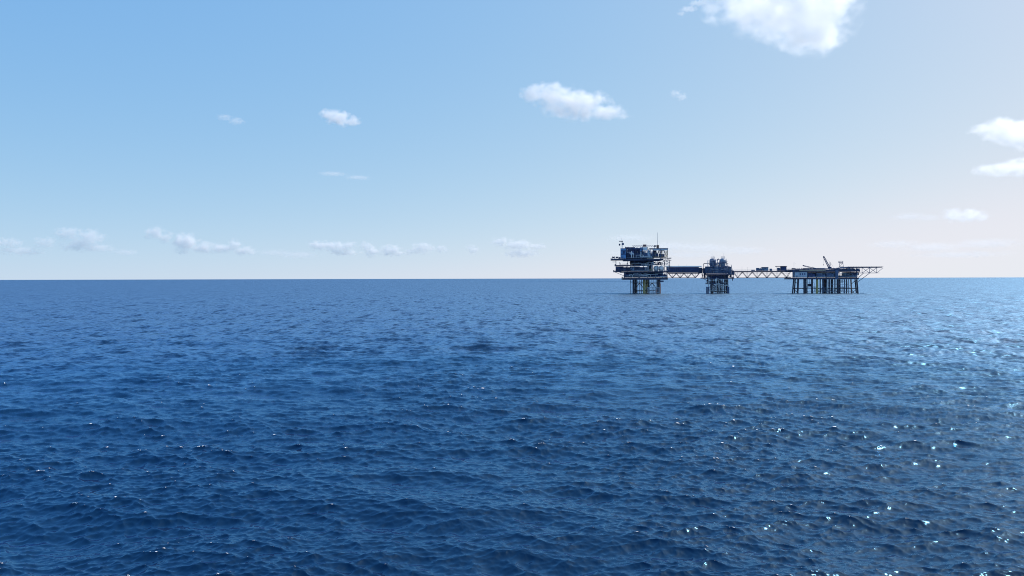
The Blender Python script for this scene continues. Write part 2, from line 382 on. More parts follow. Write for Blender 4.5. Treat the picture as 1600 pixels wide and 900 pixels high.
# ------------------------------------------------------------------ the three linked platforms
TH = R(5.0)                                  # the row of platforms is turned a little off square to the view
CT, ST = math.cos(TH), math.sin(TH)
OX, OY = 0.2841*760.0, 760.0
def P(px, py, d):
    """a point of the photograph at depth d behind the front plane of the row -> metres along the row, depth, height"""
    a = (px-800.0)/F
    lx = ((OY + d*CT)*a - OX - d*ST) / (CT + a*ST)
    t = OY - lx*ST + d*CT
    return Vector((lx, d, EYE + t*(horizon(px)-py)/F))
def world_of(p): return Vector((OX + p[0]*CT + p[1]*ST, OY - p[0]*ST + p[1]*CT, p[2]))
BASE = {}
def thing(name, label, cat, base, group=None):
    o = bpy.data.objects.new(name, None); col.objects.link(o)
    o.empty_display_size = 0.5
    o.location = world_of(base); o.rotation_euler = (0, 0, -TH)
    BASE[o] = Vector(base)
    return tag(o, label, cat, group)

class MB:
    """gathers simple solids and links them as one mesh object"""
    def __init__(s): s.v = []; s.f = []; s.cuts = []
    def hexa(s, c):
        s.cuts.append((len(s.v), len(s.f))); i = len(s.v); s.v += [tuple(q) for q in c]
        s.f += [tuple(i+k for k in f) for f in ((0,3,2,1),(4,5,6,7),(0,1,5,4),(1,2,6,5),(2,3,7,6),(3,0,4,7))]
        return s
    def box(s, x0, x1, y0, y1, z0, z1):
        x0, x1 = min(x0,x1), max(x0,x1); y0, y1 = min(y0,y1), max(y0,y1); z0, z1 = min(z0,z1), max(z0,z1)
        return s.hexa([(x0,y0,z0),(x1,y0,z0),(x1,y1,z0),(x0,y1,z0),(x0,y0,z1),(x1,y0,z1),(x1,y1,z1),(x0,y1,z1)])
    def pb(s, px0, py0, px1, py1, d0, d1):
        """box whose front face fills the photo rectangle, d0 (front) to d1 (back)"""
        a = P(px0, py1, d0); b = P(px1, py0, d0)
        return s.box(a.x, b.x, d0, d1, a.z, b.z)
    def tube(s, p, q, r, r2=None, n=7, cap=True):
        p = Vector(p); q = Vector(q); r2 = r if r2 is None else r2
        ax = (q-p)
        if ax.length < 1e-6: return s
        ax.normalize(); u = ax.orthogonal().normalized(); w_ = ax.cross(u)
        i = len(s.v); s.cuts.append((i, len(s.f)))
        for (c, rr_) in ((p, r), (q, r2)):
            for k in range(n):
                t = 2*math.pi*k/n
                s.v.append(tuple(c + (u*math.cos(t) + w_*math.sin(t))*rr_))
        for k in range(n): s.f.append((i+k, i+(k+1)%n, i+n+(k+1)%n, i+n+k))
        if cap: s.f.append(tuple(i+k for k in range(n))[::-1]); s.f.append(tuple(i+n+k for k in range(n)))
        return s
    def pt(s, a, b, r, **k): return s.tube(P(*a), P(*b), r, **k)
    def lathe(s, p, axis, prof, n=18):
        """prof: (distance along the axis, radius)"""
        p = Vector(p); ax = Vector(axis).normalized(); u = ax.orthogonal().normalized(); w_ = ax.cross(u); i = len(s.v); s.cuts.append((i, len(s.f)))
        for (t, r) in prof:
            for k in range(n):
                a = 2*math.pi*k/n; s.v.append(tuple(p + ax*t + (u*math.cos(a)+w_*math.sin(a))*max(r, 0.01)))
        m_ = len(prof)
        for j in range(m_-1):
            for k in range(n): s.f.append((i+j*n+k, i+j*n+(k+1)%n, i+(j+1)*n+(k+1)%n, i+(j+1)*n+k))
        s.f.append(tuple(i+k for k in range(n))[::-1]); s.f.append(tuple(i+(m_-1)*n+k for k in range(n)))
        return s
    def capsule(s, p, axis, length, r, dish=0.5, n=18):
        prof = [(-dish*r*math.cos(t)*1.0 + 0, r*math.sin(t)) for t in [0.02+ (math.pi/2-0.02)*k/5 for k in range(6)]]
        prof += [(length + dish*r*math.cos(t), r*math.sin(t)) for t in [math.pi/2 - (math.pi/2-0.02)*k/5 for k in range(6)]]
        return s.lathe(p, axis, prof, n)
    def rails(s, x0, x1, y0, y1, z, h=1.1, r=0.045, gap=1.6, sides='fblr'):
        segs = []
        if 'f' in sides: segs.append(((x0,y0),(x1,y0)))
        if 'b' in sides: segs.append(((x0,y1),(x1,y1)))
        if 'l' in sides: segs.append(((x0,y0),(x0,y1)))
        if 'r' in sides: segs.append(((x1,y0),(x1,y1)))
        for a, b in segs:
            for hh in (h, h*0.55): s.tube((a[0],a[1],z+hh), (b[0],b[1],z+hh), r, n=4, cap=False)
            L_ = math.hypot(b[0]-a[0], b[1]-a[1]); k = max(1, int(L_/gap))
            for i in range(k+1):
                t = i/k; q = (a[0]+(b[0]-a[0])*t, a[1]+(b[1]-a[1])*t)
                s.tube((q[0],q[1],z), (q[0],q[1],z+h), r, n=4, cap=False)
        return s
    def build(s, name, mat, parent=None, base=None, smooth=False):
        b = BASE[parent] if parent is not None and parent in BASE else Vector(base)
        me = bpy.data.meshes.new(name)
        me.from_pydata([(v[0]-b[0], v[1]-b[1], v[2]-b[2]) for v in s.v], [], s.f); me.update()
        bm = bmesh.new(); bm.from_mesh(me); bmesh.ops.recalc_face_normals(bm, faces=bm.faces); bm.to_mesh(me); bm.free()
        me.polygons.foreach_set('use_smooth', [smooth]*len(me.polygons))
        if smooth:
            try: me.set_sharp_from_angle(angle=R(40))
            except Exception: pass
        me.materials.append(M[mat] if isinstance(mat, str) else mat)
        o = bpy.data.objects.new(name, me); col.objects.link(o)
        BASE[o] = b
        if parent is not None: o.parent = parent
        else: o.location = world_of(b); o.rotation_euler = (0, 0, -TH)
        return o

def build_each(m, name, mat, parent):
    """every solid gathered in m becomes a part of its own"""
    cuts = m.cuts + [(len(m.v), len(m.f))]
    for (v0, f0), (v1, f1) in zip(cuts[:-1], cuts[1:]):
        k = MB(); k.v = m.v[v0:v1]; k.f = [tuple(i-v0 for i in f) for f in m.f[f0:f1]]; k.build(name, mat, parent)

def deck(parent, px0, px1, pyt, pyb, d0, d1, mat='steel', rail=True, name='deck', sides='fblr'):
    """plate on girders, with a handrail round it"""
    a = P(px0, pyb, d0); b = P(px1, pyt, d0)
    m = MB(); m.box(a.x, b.x, d0, d1, b.z-0.18, b.z); m.build(name, mat, parent)
    g = MB(); zt = b.z-0.18; zb = a.z
    for y in (d0+0.15, d1-0.45, (d0+d1)/2): g.box(a.x, b.x, y, y+0.3, zb, zt)
    n = max(2, int((b.x-a.x)/4))
    for i in range(n+1):
        x = a.x + (b.x-a.x-0.3)*i/n; g.box(x, x+0.3, d0+0.46, d1-0.46, zb+(zt-zb)*0.2, zt)
    g.build('girder', 'steel', parent)
    if rail:
        r = MB(); r.rails(a.x+0.1, b.x-0.1, d0+0.1, d1-0.1, b.z, sides=sides); r.build('handrail', 'slate', parent)
    return b.z

def clutter(parent, px0, py0, px1, py1, d0, d1, n, seed, mat='steel', name='pipework', rmax=0.22):
    """a run of process pipes with bends, valves and drops inside a photo rectangle"""
    rd = random.Random(seed); a = P(px0, py1, d0); b = P(px1, py0, d0); m = MB()
    for _ in range(n):
        y = rd.uniform(d0, d1); r = rd.choice((0.06, 0.09, 0.13, rmax))
        x = rd.uniform(a.x, b.x); z = rd.uniform(a.z, b.z)
        x2 = min(b.x, max(a.x, x + rd.uniform(-0.5, 0.5)*(b.x-a.x))); z2 = rd.uniform(a.z, b.z)
        m.tube((x,y,z), (x2,y,z), r, n=6); m.tube((x2,y,z), (x2,y,z2), r, n=6)
        m.tube((x,y,z), (x,y,a.z+0.15), r, n=6); m.tube((x,y,a.z+0.15), (x,(d0+d1)/2,a.z+0.15), r, n=6)
        if rd.random() < 0.6:
            xv = (x+x2)/2; m.lathe((xv-0.35,y,z), (1,0,0), [(0,r*2.2),(0.12,r*2.2),(0.13,r*1.4),(0.55,r*1.4),(0.56,r*2.2),(0.7,r*2.2)], 8)
            m.tube((xv,y,z), (xv,y,z+0.7), 0.05, n=5); m.lathe((xv,y,z+0.7), (0,0,1), [(0,0.3),(0.06,0.3)], 8)
    ym = (d0+d1)/2; m.tube((a.x,ym,a.z+0.15), (b.x,ym,a.z+0.15), 0.12, n=6)     # the header every run drops into
    return m.build(name, mat, parent)

def ribbed(m, px0, py0, px1, py1, d0, d1, gap=0.9, rib=0.07):
    a = P(px0, py1, d0); b = P(px1, py0, d0); m.box(a.x, b.x, d0, d1, a.z, b.z)
    n = max(1, int((b.x-a.x)/gap))
    for i in range(n):
        x = a.x + (i+0.5)*(b.x-a.x)/n; m.box(x-gap*0.18, x+gap*0.18, d0-rib, d0, a.z+0.15, b.z-0.15)
    n = max(1, int((d1-d0)/gap))
    for i in range(n):
        y = d0 + (i+0.5)*(d1-d0)/n
        m.box(b.x, b.x+rib, y-gap*0.18, y+gap*0.18, a.z+0.15, b.z-0.15); m.box(a.x-rib, a.x, y-gap*0.18, y+gap*0.18, a.z+0.15, b.z-0.15)
    return m, a, b

def cabin(name, label, cat, px0, py0, px1, py1, d0, d1, mat, roof='grey', windows=0, door=True, group=None, over=0.25, wmat='navy'):
    a = P(px0, py1, d0)
    t = thing(name, label, cat, ((a.x+P(px1,py1,d0).x)/2, (d0+d1)/2, a.z), group)
    m, a, b = ribbed(MB(), px0, py0, px1, py1, d0, d1); m.v = m.v; m.build('wall', mat, t)
    MB().box(a.x-over, b.x+over, d0-over, d1+over, b.z+0.003, b.z+0.2).build('roof', roof, t)
    H = b.z-a.z; W_ = b.x-a.x
    if door and H > 1.8:
        MB().box(a.x+W_*0.12, a.x+W_*0.12+min(0.95, W_*0.3), d0-0.11, d0-0.073, a.z+0.05, a.z+min(2.0, H*0.85)).build('door', 'slate', t)
    for i in range(windows):
        x = a.x + W_*(0.4 + 0.55*i/max(1, windows)); s_ = min(0.9, W_*0.4/max(1, windows))
        MB().box(x, x+s_, d0-0.10, d0-0.073, a.z+H*0.5, a.z+H*0.8).build('window', wmat, t)
    return t

def skid(name, label, cat, px0, py0, px1, py1, d0, d1, mat, seed, group=None, split=0.55):
    """equipment package: base frame, one or two enclosures with ribs and doors, ducts and pipes on top"""
    rd = random.Random(seed)
    a = P(px0, py1, d0); b = P(px1, py0, d0)
    t = thing(name, label, cat, ((a.x+b.x)/2, (d0+d1)/2, a.z), group)
    H = b.z-a.z; W_ = b.x-a.x
    f = MB()
    for y in (d0, d1-0.25): f.box(a.x, b.x, y, y+0.25, a.z, a.z+0.22)
    for x in (a.x, b.x-0.25): f.box(x, x+0.25, d0+0.26, d1-0.26, a.z, a.z+0.22)
    f.build('skid_frame', 'steel', t)
    e = MB(); cut = a.x + W_*split; z1 = a.z + H*0.92; z2 = a.z + H*rd.uniform(0.62, 0.8)
    for (x0, x1, zt) in ((a.x+0.1, cut, z1), (cut+0.12, b.x-0.1, z2)):
        e.box(x0, x1, d0+0.15, d1-0.15, a.z+0.223, zt)
        n = max(1, int((x1-x0)/0.8))
        for i in range(n):
            x = x0 + (i+0.5)*(x1-x0)/n; e.box(x-0.12, x+0.12, d0+0.08, d0+0.15, a.z+0.4, zt-0.2)
    e.build('enclosure', mat, t)
    g = MB(); 
    x = a.x + W_*(split+1)/2; g.lathe((x, (d0+d1)/2, z2), (0,0,1), [(0,0.42),(0.5*(z1-z2)+0.05,0.42),(0.5*(z1-z2)+0.06,0.55),(max(0.3, z1-z2),0.55)], 10)
    g.build('duct', 'grey', t); g = MB()
    g.tube((cut-0.3, d0+0.02, a.z+H*0.3), (cut-0.3, d0+0.02, z1), 0.09); g.tube((cut-0.3, d0+0.02, a.z+H*0.3), (b.x, d0+0.02, a.z+H*0.3), 0.09)
    g.build('pipe', 'grey', t)
    if H > 2.2: MB().box(a.x+W_*0.15, a.x+W_*0.15+0.9, d0+0.03, d0+0.077, a.z+0.4, a.z+min(2.3, H*0.8)).build('door', 'slate', t)
    return t

def truss_x(m, x0, x1, y, z0, z1, n, r):
    """X braced panels between two levels"""
    for i in range(n):
        xa = x0 + (x1-x0)*i/n; xb = x0 + (x1-x0)*(i+1)/n
        m.tube((xa,y,z0), (xb,y,z1), r); m.tube((xb,y,z0), (xa,y,z1), r)

SEA = -4.0      # the legs go on below the surface

# ============================================================== tall production platform
p1 = thing('production_platform', 'tall dark offshore platform of stacked crowded decks, the leftmost and tallest of the linked three', 'platform', (P(1008,457,0).x, 0, 0))
for (px, d, r, mt) in ((990.0,-11,1.05,'sea_steel'), (1006.6,-11,1.2,'yellow'), (1010.6,-6,1.15,'yellow'), (1028.6,-11,1.15,'sea_steel'),
                       (993.5,11,1.0,'sea_steel'), (1012.5,11,1.0,'sea_steel'), (1030.4,11,1.0,'rust')):
    q = P(px, 436.5, d); m = MB(); m.tube((q.x, d, SEA), (q.x, d, q.z), r, n=14)
    for z in (1.5, 5.5, 9.5): m.tube((q.x, d, z), (q.x, d, z+0.3), r+0.12, n=14)
    m.build('leg', mt, p1, smooth=True)
m = MB()
for d in (-11, 11):
    for z in (2.6, 10.2): m.tube((P(990,450,d).x, d, z), (P(1029,450,d).x, d, z), 0.32)
    xs = [P(q,450,d).x for q in (990, 1008.5, 1029)]
    for i in range(2):
        m.tube((xs[i], d, 2.6), ((xs[i]+xs[i+1])/2, d, 10.2), 0.26); m.tube((xs[i+1], d, 2.6), ((xs[i]+xs[i+1])/2, d, 10.2), 0.26)
for px in (990, 1008.5, 1029):
    x = P(px, 450, 0).x
    for z in (2.6, 10.2): m.tube((x, -11, z), (x, 11, z), 0.3)
    m.tube((x, -11, 10.2), (x, 11, 2.6), 0.24)
m.build('jacket_brace', 'sea_steel', p1)
for i, (px, d, r) in enumerate(((985.4,-13,0.24), (996.5,-8,0.22), (999.2,-12,0.18), (1002.6,-9,0.28), (1015,-4,0.2), (1017.5,-13,0.16), (1020.5,-9,0.24), (1023.5,-12,0.18), (1026,-3,0.22))):
    q = P(px, 437, d); MB().tube((q.x, d, SEA), (q.x, d, q.z), r, n=9).build('riser', ('sea_steel','grey','rust')[i % 3], p1, smooth=True)
m = MB(); zb = P(1000,441.5,-13).z
for px in (985.4, 996.5, 1003): m.tube((P(px,440,-13).x,-13,zb), (P(px,440,-13).x,-13,zb+4), 0.12)
m.box(P(985,441,-13.5).x, P(1004,441,-13.5).x, -13.5, -11.8, zb-0.25, zb); m.rails(P(985,441,-13.5).x, P(1004,441,-13.5).x, -13.5, -11.8, zb)
m.build('hanging_walkway', 'steel', p1)
m = MB()                                                # boat landing between the legs
x0, x1 = P(1011,450,-14).x, P(1030.5,450,-14).x
for z in (1.2, 2.6, 4.4, 6.0): m.tube((x0,-14,z), (x1,-14,z), 0.16); m.tube((x0,-12,z), (x1,-12,z), 0.16)
n = 9
for i in range(n+1):
    x = x0+(x1-x0)*i/n; m.tube((x,-14,0.4), (x,-14,6.2), 0.13)
    if i % 2: m.tube((x,-14,4.4), (x,-11,4.4), 0.13)
m.box(x0, x1, -13.9, -12.1, 4.56, 4.66); m.rails(x0, x1, -13.9, -12.1, 4.66)
m.build('boat_landing', 'pale', p1)
m = MB(); m.tube((P(1031.6,450,-13).x,-13,0.2), (P(1031.6,450,-13).x,-13,P(1031.6,443.5,-13).z), 0.42, n=12); m.build('boat_fender', 'orange', p1, smooth=True)
m = MB(); m.tube((P(1025.6,450,-13.4).x,-13.4,0.2), (P(1025.6,450,-13.4).x,-13.4,4.4), 0.55, n=12); m.build('boat_fender', 'orange', p1, smooth=True)
MB().pb(1030.5, 438.3, 1037, 440.8, -12, -6).build('access_platform', 'slate', p1)

zC = deck(p1, 974, 1043.5, 434.0, 437.2, -17, 17)                         # cellar deck
MB().pb(977, 425.4, 1036, 433.8, 1, 15).build('bulkhead', 'navy', p1)
clutter(p1, 976, 426.5, 1030, 433.6, -15, -6, 26, 3)
clutter(p1, 1028, 426, 1043, 433.6, -14, -4, 16, 4, 'slate')
clutter(p1, 983, 427, 1012, 431, -16.5, -15.5, 5, 5, 'pale', rmax=0.12)
m = MB()
for px in (975.5, 986, 999, 1012, 1024, 1035, 1042.5):
    for d in (-16, 16): q = P(px, 425, d); m.box(q.x-0.3, q.x+0.3, d-0.3, d+0.3, zC, P(px,425.2,d).z)
build_each(m, 'deck_column', 'steel', p1)
zM = deck(p1, 971, 1043.5, 423.6, 425.8, -17, 17)                         # main deck
deck(p1, 959.5, 970.8, 423.6, 425.2, -16.5, 4, sides='flb')               # cantilevered wing
m = MB()
for d in (-15, 3): m.pt((961, 425.2, d), (975, 431, d), 0.2)
build_each(m, 'wing_strut', 'steel', p1)
zT = deck(p1, 976, 1036.5, 404.2, 407.2, -17.5, 17)
m = MB()
for py in (404.3, 406.8): m.pt((1036.5,py,-17), (1049,py,-17), 0.22); m.pt((1036.5,py,16), (1049,py,16), 0.22)
for px in (1040, 1044.5, 1048.8): a = P(px,404.3,-17); m.tube(a, (a.x,16,a.z), 0.16)
for k in range(12): m.pt((1036.5,404.3,-16+2.8*k), (1049,404.3,-16+2.8*k), 0.1)
a = P(1037,404.2,-17); m.rails(a.x, P(1049,404.2,-17).x, -17, 16, a.z, sides='fbr'); m.build('overhang_frame', 'steel', p1)                         # upper deck
deck(p1, 955.2, 975.8, 404.4, 406.6, -17, 0, sides='flb')
m = MB()
for px in (962.5, 981, 992, 1006, 1019.5, 1028, 1038, 1046.5):
    for d in (-16, 15.5):
        if px == 962.5 and d > 0: continue
        q = P(px, 424, d); m.box(q.x-0.28, q.x+0.28, d-0.28, d+0.28, zM, P(px, 406.8, d).z)
m.pt((962.4,409.3,-15), (957,409.3,-15), 0.22); m.pt((1046.5,423,-16), (1046.5,407,-16), 0.1)
for (u, v) in ((992,1006), (1028,1038)): m.pt((u,414,-16), (v,407.5,-16), 0.16)
build_each(m, 'deck_column', 'steel', p1)
z_ = deck(p1, 962.3, 1020, 414.0, 415.3, -16.8, 14, sides='l')             # mezzanine
clutter(p1, 990, 408, 1020, 413.8, -15, 8, 16, 7, 'steel')
clutter(p1, 968, 409.5, 984, 413.8, -15, 0, 7, 8, 'slate', rmax=0.12)
clutter(p1, 1022, 408, 1046, 414, -15, 4, 18, 9, 'grey')
clutter(p1, 1011, 408, 1016, 423, -16.6, -16, 4, 10, 'pale', rmax=0.14)
MB().pb(1014, 407.4, 1019.5, 423.4, -6, 10).build('stair_tower', 'navy', p1)
m = MB()
for k in range(6): m.pt((1041, 423.5-k*2.7, -17.2), (1046 if k % 2 == 0 else 1041, 423.5-(k+1)*2.7, -17.2), 0.1) if False else m.tube(P(1041+5*(k % 2), 423.5-k*2.7, -16.5), P(1046-5*(k % 2), 423.5-(k+1)*2.7, -16.5), 0.16, n=4)
m.build('stair', 'grey', p1)

skid('compressor_package', 'dark blue equipment block low at the left end of the tall platform main deck', 'equipment', 962.5, 415.6, 984, 423.5, -15.5, -4, 'navy', 21)
skid('compressor_package', 'slate equipment block under the mezzanine in the middle of the tall platform', 'equipment', 985, 415.6, 1012, 423.5, -15, -3, 'slate', 22)
MB().pb(984.2, 417.4, 990.6, 422.0, -15.8, -15.55).build('control_cabinet', 'blue', None, P(987.4, 422, -15.6)); c_ = bpy.data.objects[-1] if False else None
for o in col.objects:
    if o.name == 'control_cabinet': tag(o, 'pale blue panel cabinet on the front of the tall platform mid level', 'cabinet')
for i, (pc, lab) in enumerate(((1026.2, 'white round ended tank on the tall platform, the twin farther from the roofed bridge'), (1034.2, 'white round ended tank on the tall platform, right at the roofed bridge end'))):
    r = 2.35; q = P(pc, 419.2, -14); t = thing('pressure_vessel', lab, 'tank', (q.x, -8, q.z-r-0.5), 'white tanks by the roofed bridge')
    MB().capsule((q.x, -14, q.z), (0,1,0), 11, r, 0.55, 22).build('shell', 'white', t, smooth=True)
    m = MB()
    for y in (-12, -5): m.box(q.x-1.5, q.x+1.5, y, y+0.4, q.z-r-0.5, q.z-r*0.75)
    build_each(m, 'saddle', 'steel', t)
    m = MB()
    for y in (-13, -9, -4): m.lathe((q.x, y-0.15, q.z), (0,1,0), [(0, r+0.06), (0.3, r+0.06)], 22)
    build_each(m, 'band', 'pale', t); MB().tube((q.x, -8, q.z+r-0.1), (q.x, -8, q.z+r+1.1), 0.3, n=9).build('nozzle', 'grey', t)
t = thing('valve_station', 'dull yellow valve assembly beside the white tanks on the tall platform', 'valves', P(1017.5, 424, -16.6))
m = MB(); q = P(1017.5, 422, -16.4)
m.lathe((q.x-2.0, -16.4, q.z), (1,0,0), [(0,0.5),(0.2,0.5),(0.21,0.32),(1.3,0.32),(1.31,0.6),(2.4,0.6),(2.41,0.3),(3.6,0.3),(3.61,0.5),(3.8,0.5)], 12); m.build('body', 'yellow', t)
m = MB(); m.tube((q.x-0.2,-16.4,q.z), (q.x-0.2,-16.4,q.z+1.6), 0.12); m.lathe((q.x-0.2,-16.4,q.z+1.5), (0,0,1), [(0,0.6),(0.1,0.6)], 12); m.build('handwheel', 'yellow', t)

MB().pb(985, 407.3, 1013, 413.6, 6, 13).build('bulkhead', 'navy', p1)
MB().pb(978.6, 388.5, 1004, 403.9, 6, 14).build('bulkhead', 'navy', p1)
MB().pb(1003.5, 396, 1022, 403.9, 2, 12).build('bulkhead', 'navy', p1)
m = MB()
for k, (u, v, py) in enumerate(((984,998,409.6),(1000,1013,411.6),(987,1010,407.9),(1013,1024,409.2))): m.pb(u, py, v, py+1.7, -9, -7.4)
m.build('cable_tray', 'steel', p1)
clutter(p1, 986, 408, 1022, 413.8, -14, 0, 26, 17, 'navy', rmax=0.4)
clutter(p1, 979, 386, 1004, 403, -15, -14.2, 16, 18, 'steel', rmax=0.3)
clutter(p1, 1003, 392, 1020, 403.5, -15.4, -14.4, 10, 19, 'slate', rmax=0.2)
clutter(p1, 964, 416, 1020, 423.4, -16.6, -15.8, 22, 20, 'steel', rmax=0.2)
clutter(p1, 975, 426.2, 1042, 433.6, -16.4, -14.6, 34, 23, 'navy', rmax=0.36)
clutter(p1, 1021, 409, 1036, 413.8, -9, 5, 14, 24, 'navy', rmax=0.4)
skid('transformer_block', 'dark block on the upper deck squeezed between the blue tower cabin and the generator', 'equipment', 977.4, 390.6, 980.6, 404, -8, 2, 'navy', 25)
MB().pb(1013, 407.3, 1021.5, 414, 5, 12).build('bulkhead', 'navy', p1)
skid('process_skid', 'dark equipment block at the far right end of the tall platform lowest deck', 'equipment', 1030, 426.8, 1041.5, 433.8, -12, -4, 'navy', 44)
clutter(p1, 980, 391, 1020, 403, -16.4, -15.6, 9, 27, 'white', rmax=0.16)
clutter(p1, 986, 409, 1044, 423, -17, -16.2, 9, 28, 'white', rmax=0.16)
clutter(p1, 978, 427, 1042, 433, -17, -16.5, 8, 29, 'white', rmax=0.14)
clutter(p1, 1020, 391, 1043, 402, -15.3, -14.3, 7, 30, 'tan', rmax=0.14)
# things on the upper deck
cabin('control_tower', 'narrow light blue tower cabin with dark window bands at the left of the upper deck', 'cabin', 970.2, 388.2, 978.2, 404.1, -15.5, -9, 'blue', 'slate', windows=2, over=0.15)
ct = [o_ for o_ in col.objects if o_.name == 'control_tower'][0]
for py in (391.3, 396.4): MB().pb(970.4, py, 978.0, py+1.3, -15.72, -15.6).build('window_band', 'navy', ct)
t = thing('telecom_mast', 'slim lattice mast with round dishes and a crosspiece on the blue tower cabin', 'mast', P(971.5, 388.2, -12))
q = P(971.5, 387.8, -12); zt = P(971.5, 376.6, -12).z; m = MB()
for (u, v) in ((-0.7,-0.7),(0.9,-0.7),(0.9,0.9),(-0.7,0.9)): m.tube((q.x+u,-12+v,q.z), (q.x+u*0.7,-12+v*0.7,zt), 0.09)
k = 6
for i in range(k):
    za = q.z+(zt-q.z)*i/k; zb2 = q.z+(zt-q.z)*(i+1)/k; m.tube((q.x-0.7,-12.7,za), (q.x+0.8,-12.7,zb2), 0.05); m.tube((q.x+0.8,-12.7,za), (q.x+0.8,-11.2,zb2), 0.05)
m.build('lattice', 'grey', t)
MB().pb(967.4, 376.3, 973.6, 377.4, -13, -11).build('crosspiece', 'steel', t)
for (px, py, r, d) in ((973.4, 381.3, 1.15, -13.4),):
    qq = P(px, py, d); MB().lathe((qq.x, d, qq.z), (0.35,1,0), [(0, r), (0.25, r*0.85), (0.5, r*0.3)], 16).build('dish', 'slate', t)
qq = P(968.2, 382.3, -12.6); MB().box(qq.x-0.65, qq.x+0.55, -13.2, -12, qq.z-0.9, qq.z+0.9).build('antenna_box', 'steel', t)
qq = P(969.4, 382.3, -12.6); MB().tube((qq.x-0.5,-12.6,qq.z), (q.x-0.4,-12.4,qq.z), 0.08).build('bracket', 'steel', t)
m = MB(); m.tube((q.x,-12,zt), (q.x,-12,zt+3.0), 0.05, n=5); m.tube((q.x+1.1,-12,zt), (q.x+1.6,-12,zt+1.8), 0.05, n=5); m.build('whip_aerial', 'grey', t)

skid('generator_package', 'large dark blue generator block in the middle of the tall platform upper deck', 'equipment', 980, 390.5, 1003, 404.0, -14, 4, 'navy', 31, split=0.48)
skid('generator_package', 'dark block stacked on the generator under the gantry beam of the tall platform', 'equipment', 981, 385.8, 1000, 390.3, -10, 3, 'navy', 32, split=0.6)
skid('filter_package', 'slate equipment block under the white cabin on the upper deck', 'equipment', 1003.3, 391.4, 1011.5, 404.0, -14, -5, 'slate', 33)
MB().pb(984, 394.2, 989.5, 398.5, -14.4, -14.02).build('louvre_panel', 'blue', [o_ for o_ in col.objects if o_.name == 'generator_package'][0])
cabin('white_cabin', 'small white cabin perched high beside the blue box on the tall platform', 'cabin', 1004.9, 386.6, 1011.4, 391.3, -13, -6, 'white', 'white', door=False)
cabin('blue_container', 'small light blue box container beside the white cabin on the tall platform', 'container', 1000.2, 386.8, 1004.4, 392.6, -14.6, -11, 'blue', 'blue', door=False, over=0.02)
skid('container_stand', 'dark support box under the light blue container on the upper deck', 'equipment', 1000.3, 392.8, 1003.2, 404, -15.6, -14.2, 'steel', 39)
t = thing('exhaust_hopper', 'white tapering hopper tank standing in the middle of the tall platform upper deck', 'tank', P(1014.6, 404, -13))
q = P(1014.8, 403.8, -13); zt = P(1014.8, 390.5, -13).z
MB().lathe((q.x,-13,q.z), (-0.10,0,1), [(0,1.2),(0.6,2.0),(2.2,2.5),(3.8,2.2),(zt-q.z-1.5,1.1),(zt-q.z,0.9)], 18).build('shell', 'pale', t, smooth=True)
MB().pt((1016.5, 391, -14.5), (1013.6, 397, -15.2), 0.3).build('inlet_pipe', 'white', t)
MB().pb(1011, 403.1, 1020, 404.2, -16.5, -10).build('plinth', 'tan', t)
t = thing('gantry_beam', 'long thin gantry beam along the very top of the tall platform', 'gantry', P(1010, 391, -5))
m = MB()
for py in (383.2, 385.4): m.pb(988.3, py, 1030, py+0.45, -8, -7.4)
x0, x1 = P(988.3,384,-7.7).x, P(1030,384,-7.7).x; za, zb2 = P(1000,385.4,-7.7).z, P(1000,383.4,-7.7).z
for i in range(24): xa = x0+(x1-x0)*i/24; xb = x0+(x1-x0)*(i+1)/24; m.tube((xa,-7.7,za if i%2 else zb2), (xb,-7.7,zb2 if i%2 else za), 0.1)
m.build('beam', 'slate', t)
m = MB()
for px, pb_ in ((989.5, 385.9), (1003.8, 391), (1012, 404), (1023, 388.4), (1029, 388.4)): m.pt((px, 385.4, -7.7), (px, pb_, -7.7), 0.2)
build_each(m, 'post', 'steel', t)
o = MB().pb(1004.9, 382.0, 1010.2, 385.2, -7.2, -4).build('crate', 'rust', None, P(1007, 385.4, -6)); tag(o, 'rusty red winch box on the gantry beam above the white cabin', 'box')
o = MB().pb(1022.4, 383.2, 1024.8, 385.6, -7.2, -5.4).build('junction_box', 'steel', None, P(1023.5, 385.6, -6)); tag(o, 'small black box at the right end of the gantry beam', 'box')
t = thing('radio_aerial', 'tall thin whip aerial on a rusty box at the top right of the tall platform', 'aerial', P(1027.6, 388, -10))
MB().pb(1026.2, 383.0, 1029.6, 388.2, -11, -9).build('base_box', 'rust', t)
q = P(1027.4, 383, -10); MB().tube(q, (q.x, q.y, P(1027.4, 363.2, -10).z), 0.17, 0.1, n=6).build('rod', 'grey', t)
t = thing('equipment_shelter', 'open roofed shelter with a pale fascia at the right of the upper deck', 'shelter', P(1030, 404.2, -8))
MB().pb(1015.2, 387.7, 1044.2, 388.5, -16, 8).build('roof', 'slate', t)
MB().pb(1019.8, 388.6, 1043.8, 391.2, -15.6, -15.4).build('fascia', 'pale', t)
for (px, d) in ((1016.5,-15.8), (1020.3,-15.8), (1032,-15.8), (1043.4,-15.8), (1043.4,7), (1020.3,7)):
    q = P(px, 388.5, d); MB().box(q.x-0.18, q.x+0.18, d-0.18, d+0.18, zT+0.01, q.z).build('post', 'tan' if px > 1040 else 'slate', t)
MB().pb(1021.5, 401.2, 1042.5, 402.2, -14, 2).build('floor_beam', 'tan', t)
MB().pb(1021, 391.3, 1026, 401, 4, 6).build('rear_panel', 'navy', t)
skid('pump_set', 'dark pump set inside the open shelter, beside the white hopper', 'pump', 1019.8, 393.6, 1029, 401.0, -12, -6, 'navy', 34)
skid('pump_set', 'dark pump set inside the open shelter, at its outer right half', 'pump', 1030.2, 395.6, 1038.5, 401.0, -12, -6, 'navy', 35)
